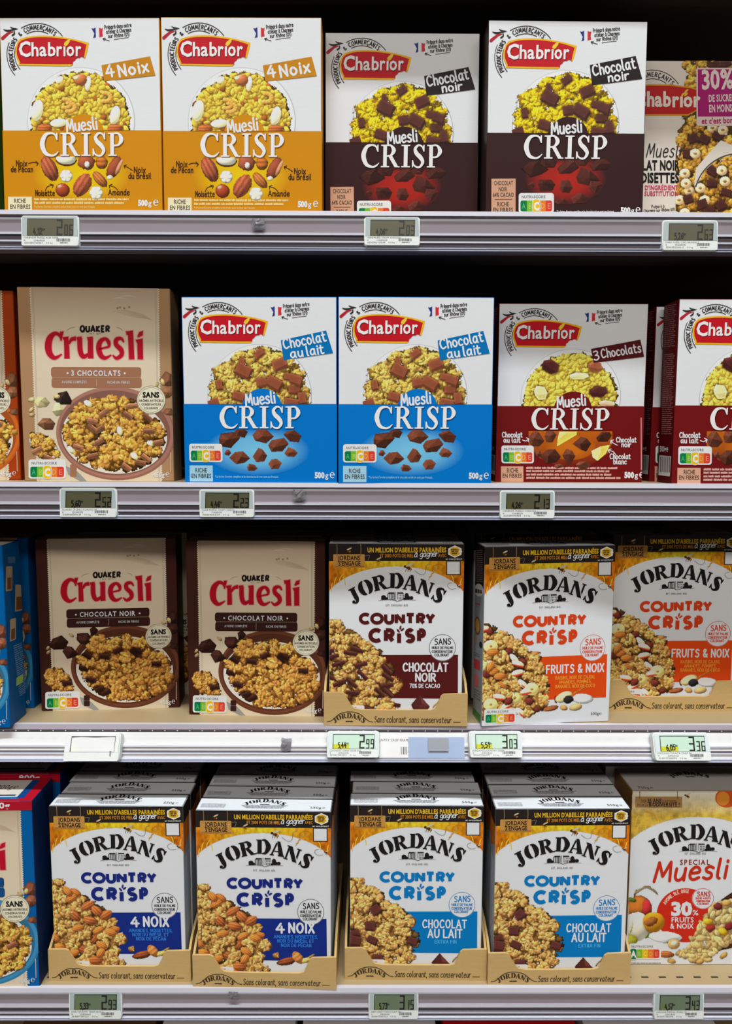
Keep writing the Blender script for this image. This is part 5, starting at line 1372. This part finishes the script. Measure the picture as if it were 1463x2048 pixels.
# ---- box tops on the bottom shelf
def plain(top, side, txt, tx, W=.185, H=.262, T=.06):
    k = Kit(W, H, T, [(0, 0), (1000, 0), (0, 1400), (1000, 1400)], side, side, top)
    if txt:
        t = k.art('top_flap', top_plane(W, H, T), homog([(0, 0), (1000, 0), (0, 340), (1000, 340)], W, T)); t.H = T
        t.rect(20, 20, 980, 335, top, 1); t.font(txt, *tx, INK, 2, .02)
    k.base.rect(60, 60, 940, 1300, side*1.1, 1)
    return k.finish()
P_w = plain(col(206, 204, 204), col(190, 188, 190), '650g', (760, 880, 322, 56))
P_r = plain(col(186, 26, 30), col(180, 24, 28), None, None)
P_k = plain(col(92, 60, 44), col(80, 50, 38), 'CHOCOLAT', (420, 900, 324, 56))
z5 = -1.075
for des, px, t in ((P_k, 172, 'brown chocolate cereal box on the bottom shelf under the 2.93 tag'), (P_w, 455, 'white cereal box on the bottom shelf beside the brown one'), (P_w, 738, 'white 650 g cereal box on the bottom shelf under the 3.15 tag'),
                   (P_r, 1021, 'red cereal box on the bottom shelf'), (P_w, 1304, 'white 650 g cereal box on the bottom shelf under the 3.43 tag')):
    place(des, unp(px, 2044, .02)[0], .004, z5, 0, 0, t, 'boxes on the bottom shelf')

# ------------------------------------------------------------------ electronic price tags
SEG = {'0': 'abcdef', '1': 'bc', '2': 'abged', '3': 'abgcd', '4': 'fgbc', '5': 'afgcd', '6': 'afgecd', '7': 'abc', '8': 'abcdefg', '9': 'abcfgd'}
TGC = [(80, 92), (1192, 92), (94, 690), (1208, 690)]
def price_tag(rect, price, unit, row, scr, name_lines, glaring=False):
    x0, y0, x1, y1 = rect
    yy = RY[row]-(.0105 if row == 2 else .0035)
    c = unp((x0+x1)/2, (y0+y1)/2, yy)
    zc = (c-CAMP)@fwd
    W, H = (x1-x0)/FPX*zc*.985, (y1-y0)/FPX*zc*1.03
    e = empty('electronic_price_tag', (c[0], yy-(.21*H if row == 2 else 0), c[2]-H/2), (math.radians(-22.8 if row == 2 else -4), 0, 0))
    hom = homog(TGC, W, H); pl = front_plane(W, H)
    bm = bmesh.new()
    P = []
    for cx, cy, a in ((150, 162, 180), (1128, 162, 270), (1138, 622, 0), (164, 622, 90)):
        for k in range(6):
            t = math.radians(a+18*k); P.append((cx+68*math.cos(t), cy+68*math.sin(t)))
    uv = hmap(hom, P)
    f = bm.faces.new([bm.verts.new((u-W/2, 0, H-v)) for u, v in uv][::-1])
    g = bmesh.ops.extrude_face_region(bm, geom=[f])
    for v in [q for q in g['geom'] if isinstance(q, bmesh.types.BMVert)]: v.co.y += .0095; v.co.x *= 1.03
    bmesh.ops.recalc_face_normals(bm, faces=list(bm.faces))
    fr = [ed for ed in bm.edges if all(abs(v.co.y) < 1e-6 for v in ed.verts)]
    bmesh.ops.bevel(bm, geom=fr, offset=.0012, segments=2, affect='EDGES')
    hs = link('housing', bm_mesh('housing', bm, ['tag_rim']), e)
    a = Art(hom, pl, W, H)
    a.poly([(110, 130), (115, 500), (1185, 500), (1165, 160), (1140, 125)], col(*((170, 184, 184) if row != 2 else (236, 240, 238) if glaring else (214, 226, 226))), 3)  # bezel of the washed-out tag is near white: glare put into its colour
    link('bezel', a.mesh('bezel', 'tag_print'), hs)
    a = Art(hom, pl, W, H)
    sc = col(*scr); dk = col(14, 14, 10)
    a.rect(208, 166, 1102, 496, dk*1.5, 4)
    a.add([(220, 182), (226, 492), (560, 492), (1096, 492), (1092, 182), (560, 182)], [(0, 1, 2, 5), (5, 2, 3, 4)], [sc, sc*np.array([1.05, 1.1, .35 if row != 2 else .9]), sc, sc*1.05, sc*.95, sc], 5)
    if row == 2 and not glaring: a.rect(228, 392, 560, 492, col(206, 206, 30), 5.5)
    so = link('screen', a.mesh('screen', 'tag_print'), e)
    if not glaring:
        a = Art(hom, pl, W, H)
        def digit(d, x, y, w_, h, t):
            m = y+h/2
            R_ = {'a': (x, y, x+w_, y+t), 'd': (x, y+h-t, x+w_, y+h), 'g': (x, m-t/2, x+w_, m+t/2), 'f': (x, y, x+t, m), 'b': (x+w_-t, y, x+w_, m), 'e': (x, m, x+t, y+h), 'c': (x+w_-t, m, x+w_, y+h)}
            for q in SEG[d]: a.rect(*R_[q], dk, 7)
        digit(price[0], 780, 186, 112, 300, 30); digit(price[2], 926, 280, 72, 206, 22); digit(price[3], 1022, 280, 76, 206, 22)
        a.hand(unit, 330, 500, 478, 120, 20, dk, 7, -4); a.font('€/kg', 500, 560, 400, 40, dk, 7, .04, -10)
        link('screen_digits', a.mesh('screen_digits', 'tag_print'), so)
    a = Art(hom, pl, W, H)
    a.rrect(104, 508, 1198, 684, 30, col(226, 232, 228), 5)
    if not glaring:
        l1, l2, l3 = name_lines
        a.font(l1, 140, 820, 552, 34, dk*2, 6, .0); a.font('14', 140, 178, 602, 32, dk*2, 6); a.font(l2, 340, 560, 604, 34, dk*2, 6); a.font(l3, 156, 520, 650, 32, dk*2, 6); a.font('0.5 kg', 580, 706, 646, 26, dk*2, 6)
        R = random.Random(price)
        x = 782
        while x < 1040:
            w_ = R.choice((5, 8, 12)); a.rect(x, 548, x+w_, 606, dk*2, 6); x += w_+R.choice((5, 8))
        a.scribble(846, 1000, 640, 16, dk*2, 6, 3)
    if glaring:
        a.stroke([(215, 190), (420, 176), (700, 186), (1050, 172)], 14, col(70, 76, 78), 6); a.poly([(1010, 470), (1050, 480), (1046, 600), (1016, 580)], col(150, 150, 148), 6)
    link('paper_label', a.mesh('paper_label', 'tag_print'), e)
    tag(e, 'blank white electronic price tag with painted glare, on the whitened rail' if glaring else 'electronic price tag reading %s, clipped to the shelf rail' % (price[0]+'.'+price[2:]), 'price tag', 'electronic price tags')
O_, G_, L_ = (82, 80, 58), (100, 116, 92), (196, 224, 204)
for rect, price, unit, row, scr, nl in (
    ((40, 430, 157, 490), '2.06', '4,12', 0, O_, ('CHABRIOR MUESLI AUX NOIX', 'CHABRIOR', '3250390760467')), ((727, 433, 840, 489), '2.03', '4,06', 0, O_, ('CHAB MUESLI CRISPY CHOCON', 'CHABRIOR', '3250392415099')),
    ((1324, 440, 1437, 499), '2.63', '5,26', 0, O_, ('CHAB MUESLI CHO NR/NOIS S', 'CHABRIOR', '3250392056612')), ((117, 976, 233, 1034), '2.52', '5,60', 1, O_, ('QUAKER CRUESLI 3 CHOCO 45', 'QUAKER', '3168930009514')),
    ((397, 979, 508, 1034), '2.23', '4,46', 1, O_, ('CHAB MUESLI CRISPY CHOCL', 'CHABRIOR', '3250392415129')), ((999, 981, 1110, 1036), '2.13', '4,26', 1, O_, ('CHABRIOR MUESLI 3 CHOCO 5', 'CHABRIOR', '3250390140863')),
    ((128, 1465, 240, 1518), '', '', 2, (238, 240, 236), None), ((653, 1461, 758, 1511), '2.99', '5,44', 2, L_, ('COUNTRY CRISP NOIR 550', 'JORDANS', '5010477305237')),  # first tag here: pale unlettered screen colour stands in for glare
    ((938, 1461, 1044, 1511), '3.03', '5,51', 2, L_, ('JORDANS COUNTRY CRISP', 'JORDANS', '5010477356277')), ((1306, 1464, 1420, 1517), '3.36', '6,05', 2, L_, ('JORDANS COUNTR CRISP FR', 'JORDANS', '5010477356093')),
    ((136, 1983, 243, 2039), '2.93', '5,33', 3, G_, ('JORD COUNTRY CRISP NOIX S', 'JORDANS', '5010477340207')), ((736, 1983, 837, 2039), '3.15', '5,73', 3, G_, ('JORD CRISP CHOCO LAIT 550', 'JORDANS', '5010477345332')),
    ((1307, 1985, 1409, 2039), '3.43', '4,57', 3, G_, ('JORDANS SPECIAL MUESLI 75', 'JORDANS', '5010477345078'))):
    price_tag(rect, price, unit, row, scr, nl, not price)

# ------------------------------------------------------------------ odds and ends stuck to the rails
def scrap(px, py, wpx, hpx, row, seed, label):
    R = random.Random(seed); y = RY[row]-.001
    c = unp(px, py, y); s = ((c-CAMP)@fwd)/FPX
    bm = bmesh.new(); n = 6; g = [[None]*(n+1) for _ in range(n+1)]
    for i in range(n+1):
        for j in range(n+1):
            g[i][j] = bm.verts.new(((i/n-.5)*wpx*s*(1-.25*R.random()), -.0008-.0035*R.random()*math.sin(math.pi*i/n)*math.sin(math.pi*j/n), (j/n-.5)*hpx*s*(1-.25*R.random())))
    for i in range(n):
        for j in range(n): bm.faces.new([g[i][j], g[i+1][j], g[i+1][j+1], g[i][j+1]])
    bmesh.ops.solidify(bm, geom=list(bm.faces), thickness=.0006)
    o = link('tape_scrap', bm_mesh('tape_scrap', bm, ['clear_tape'])); o.location = c
    if row == 2: o.rotation_euler.x = math.radians(-22.8)
    tag(o, label, 'tape scrap')
scrap(516, 449, 28, 24, 0, 1, 'crumpled grey tape scrap stuck to the rail under the mustard boxes')
scrap(598, 991, 28, 26, 1, 2, 'torn tape scrap on the rail under the blue muesli boxes')
scrap(572, 1489, 22, 30, 2, 3, 'grey adhesive leftover on the bright rail under the brown granola boxes')
scrap(466, 1990, 22, 18, 3, 4, 'small faded tape scrap on the lowest rail beside the 2.93 tag')
def strip(px0, py0, px1, py1, row, mesh_fn, name, label, cat):
    y = RY[row]-.0022
    a, b = unp(px0, py0, y), unp(px1, py1, y)
    W, H = b[0]-a[0], a[2]-b[2]
    o = mesh_fn(W, H); o.location = ((a[0]+b[0])/2, y-.21*H, b[2]); o.rotation_euler.x = math.radians(-22.8); tag(o, label, cat)
def slip(W, H):
    V = boxes('paper_slip', [(-W/2, W/2, 0, .0004, 0, H)], ['tag_rim'])
    o = link('paper_slip', V)
    A_ = Art(homog([(512, 1685), (742, 1685), (512, 1845), (742, 1845)], W, H), front_plane(W, H), W, H)
    A_.rect(512, 1685, 742, 1845, col(232, 236, 234), 1)
    A_.font('UNTRY CRISP FRAM', 514, 740, 1724, 18, INK, 2)
    for i, w_ in enumerate((6, 3, 8, 4, 6, 3)): A_.rect(684+i*9, 1765, 684+i*9+w_*.7, 1820, INK, 2)
    link('slip_print', A_.mesh('slip_print', 'tag_print'), o)
    return o
strip(757, 1472, 816, 1512, 2, slip, 'paper_slip', 'torn white paper slip with barcode beside the 2.99 price tag', 'paper slip')
mat('film_blue', col(170, 190, 222), rough=0.3, spec=0.5, noise=(60, .06, (1, 1, 1)), alpha=.85)
mat('film_grey', col(160, 162, 172), rough=0.4, spec=0.4, noise=(60, .1, (1, 1, 1)), alpha=.9)
strip(817, 1474, 928, 1513, 2, lambda W, H: link('plastic_film', boxes('plastic_film', [(-W/2, W/2, 0, .0004, 0, H)], ['film_blue'])), '', 'bluish plastic film on the bright rail beside the paper slip', 'plastic film')
strip(856, 1476, 896, 1500, 2, lambda W, H: link('adhesive_patch', boxes('adhesive_patch', [(-W/2, W/2, -.0009, -.0004, 0, H)], ['film_grey'])), '', 'grey adhesive patch on the bluish film between two price tags', 'adhesive patch')
